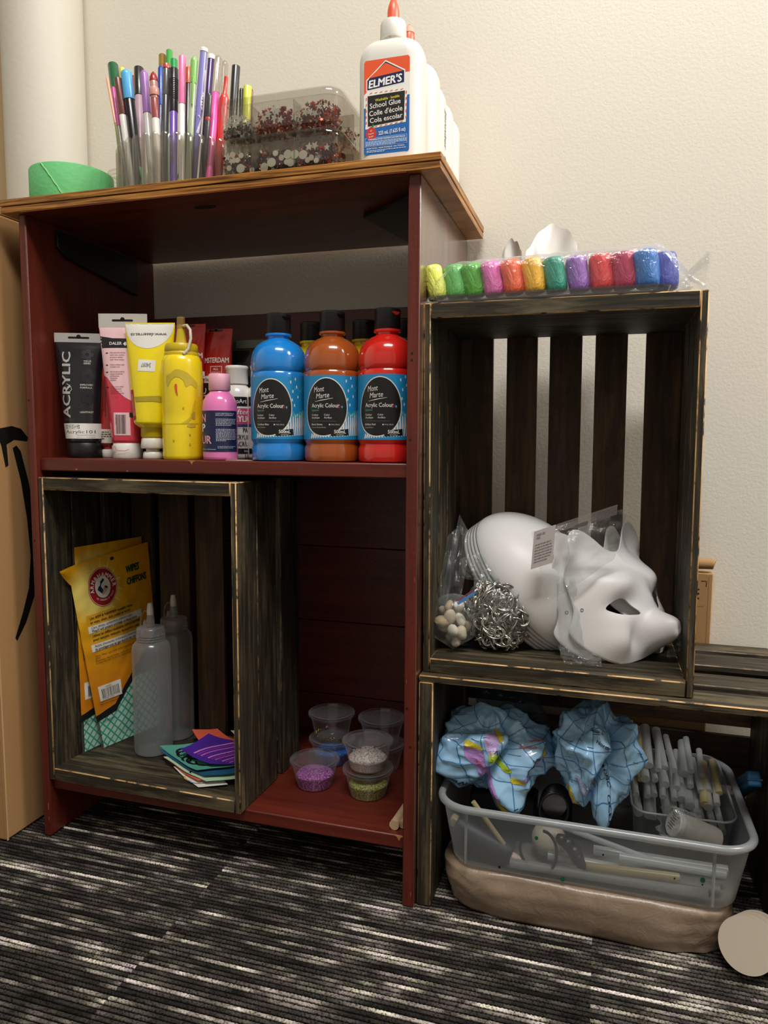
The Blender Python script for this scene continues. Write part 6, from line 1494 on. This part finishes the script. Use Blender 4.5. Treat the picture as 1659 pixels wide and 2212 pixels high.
# ---- two crumpled inflatable globes
def globe(label, c, rx, ry, rz, seed, tip, patches, texts, texts_red, tilt=0):
    t = thing('inflatable_globe', label, 'inflatable globe', c)
    def G(u, v, h):   # u: longitude -pi..pi about the viewer side, v: latitude
        d = Vector((math.sin(u)*math.cos(v), -math.cos(u)*math.cos(v), math.sin(v)))
        q = d*2.1+Vector((seed, seed*1.7, 0))
        f = 1-.42*abs(noise.noise(q*.62))-.17*abs(noise.noise(q*1.25+Vector((5, 1, 2))))-.045*abs(noise.noise(q*2.8))+.16*noise.noise(q*.7+Vector((9, 9, 9)))
        cre = abs(u-.30-.5*math.sin(v*1.3)); f -= .34*math.exp(-(cre/.13)**2)*(.4+.6*math.cos(v))
        for (tu, tv, amt, w_) in tip:
            dd = math.hypot(u-tu, v-tv); f += amt*math.exp(-(dd/w_)**2)
        f *= 1.10
        p = Vector((d.x*rx*f, d.y*ry*f, d.z*rz*f))
        return p+d*h
    nu, nv = 150, 96
    mb = MB(); mb.grid(lambda a, b_: G(-PI+2*PI*a, -PI/2+PI*b_, 0), nu, nv)
    mb.build('skin', flat('#9cc8ea', .22, coat=.5), t, smooth=2.2)
    lb = Label(lambda u, v, h: G(u, v, h+.0005), .06)
    for k in range(-5, 6): lb.stroke([(k*.42+.10*math.sin(w_*.3), -1.4+.14*w_) for w_ in range(21)], .016, '#3c78ae', lay=1)
    for k in range(-3, 4): lb.stroke([(-2.4+.2*w_, k*.40+.05*math.sin(w_*.4)) for w_ in range(25)], .014, '#3c78ae', lay=1)
    lay = 3
    for col, P_ in patches: lb.poly(smooth_poly(P_, 3), col, lay=lay); lay += 1
    for (s, u, v, h_, w_, r) in texts: lb.text(s, u, v, h_, '#1a2530', wd=w_, rot=r, bold=.02, lay=9)
    for (s, u, v, h_, w_, r) in texts_red: lb.text(s, u, v, h_, '#c2463f', wd=w_, rot=r, bold=.02, lay=9)
    rg = random.Random(seed)
    for i in range(26):
        u, v = rg.uniform(-1.0, 1.4), rg.uniform(-.9, 1.0); lb.stroke([(u, v), (u+rg.uniform(.08, .2), v+rg.uniform(-.05, .02))], .010, '#2a3c4c', lay=8)
    lb.build('printed_map', t)
    return t
PU, YE, GN, LG = '#a87fc0', '#c9b52a', '#6f9a2a', '#a9c22e'
globe('left crumpled inflatable globe slumped over the bin rim, reading CENTRAL AMERICA', (.6640, .085, .1910), .078, .060, .056, 3, [(.55, -1.05, .42, .40), (-.95, -.25, .12, .5)],
      [(PU, [(-.30, .42), (-.05, .30), (.02, -.02), (.06, -.35), (.28, -.72), (.20, -.84), (-.05, -.50), (-.16, -.12), (-.36, .22)]), (YE, [(-.38, .52), (-.12, .44), (-.06, .34), (-.34, .38)]), ('#c4a9dc', [(-.02, .86), (.22, .80), (.26, .42), (.10, .22), (.00, .42)]),
       (LG, [(.10, .32), (.30, .22), (.34, .02), (.52, -.18), (.40, -.24), (.22, -.06), (.08, .12)]), (YE, [(.28, -.78), (.44, -.90), (.40, -1.08), (.26, -1.00)]), (YE, [(.24, 1.05), (.40, 1.0), (.38, .62), (.28, .60)]), (PU, [(.70, -.38), (1.12, -.02), (1.20, .18), (1.06, .10), (.66, -.28)]), (YE, [(.52, -.44), (.72, -.40), (.70, -.32), (.50, -.34)]), (YE, [(1.15, .14), (1.30, .40), (1.22, .40), (1.10, .20)])],
      [('CENTRAL', -.92, -.22, .085, .72, -.72), ('AMERICA', -.74, -.46, .085, .66, -.72), ('N.', .16, .30, .10, .12, -.7), ('SOUTH', .80, .10, .05, .3, -.2)], [('MEXICO', -.20, .05, .07, .26, -.75), ('BERMUDA', .72, .40, .06, .30, -.2), ('SARGASSO', 1.0, .50, .05, .3, -.2)])
globe('right crumpled inflatable globe, folded, with PACIFIC OCEAN printed on it', (.7985, .090, .2020), .056, .060, .066, 8, [(.50, -1.15, .46, .42), (1.2, .1, .10, .4), (-.6, .9, .1, .4)],
      [('#8f9ab8', [(-.55, -.30), (-.10, -.42), (.02, -.66), (-.30, -.62)]), (YE, [(-.85, -.62), (-.66, -.55), (-.45, -1.05), (-.60, -1.1)]), (PU, [(-.80, -.85), (-.62, -.78), (-.48, -1.12)])],
      [('PACIFIC', .22, -.02, .10, .62, -1.2), ('OCEAN', .42, -.72, .09, .5, -1.3), ('North', .0, .52, .06, .3, -.5), ('Aleutian Is.', -.2, .75, .05, .4, -.3)], [('THE', -.10, -.20, .06, .16, -1.0)])
o = film('plastic_scrap', '', '', [(.620, .18, .262), (.700, .19, .258), (.745, .15, .195), (.640, .14, .190)], plastic('dark_film', '#b8c4cc', .4, gloss=.06, rough=.2, diffuse='#5f7f96', bump=.6), amp=.02, seed=41, bulge=.03); tag(o, 'dim blue fold of another deflated globe behind the left one', 'inflatable globe')

# ================================================================ pieces of parts hang under their part
NEST = {'cap_notch': 'cap', 'nozzle': 'cap', 'strap': 'lid', 'tip_cap': 'lid', 'grip_ribs': 'cap', 'clip': 'cap', 'grip_ring': 'cap', 'hang_slot': 'crimp', 'cap_waist': 'cap', 'lid_marks': 'lid', 'zip_strip': 'bag_top',
        'edge_crease': 'box', 'collar': 'body', 'rib': 'body', 'paint_speck': 'body', 'knot': 'table_top', 'torn_end': 'tape', 'seam': 'body', 'tab': 'body', 'threaded_rim': 'body', 'cap_smear': 'cap'}
for o in list(C.objects):
    st_ = o.name.split('.')[0]
    if st_ in NEST and o.parent and not o.parent.parent:
        for s in o.parent.children:
            if s.name.split('.')[0] == NEST[st_] and s is not o: o.parent = s; break
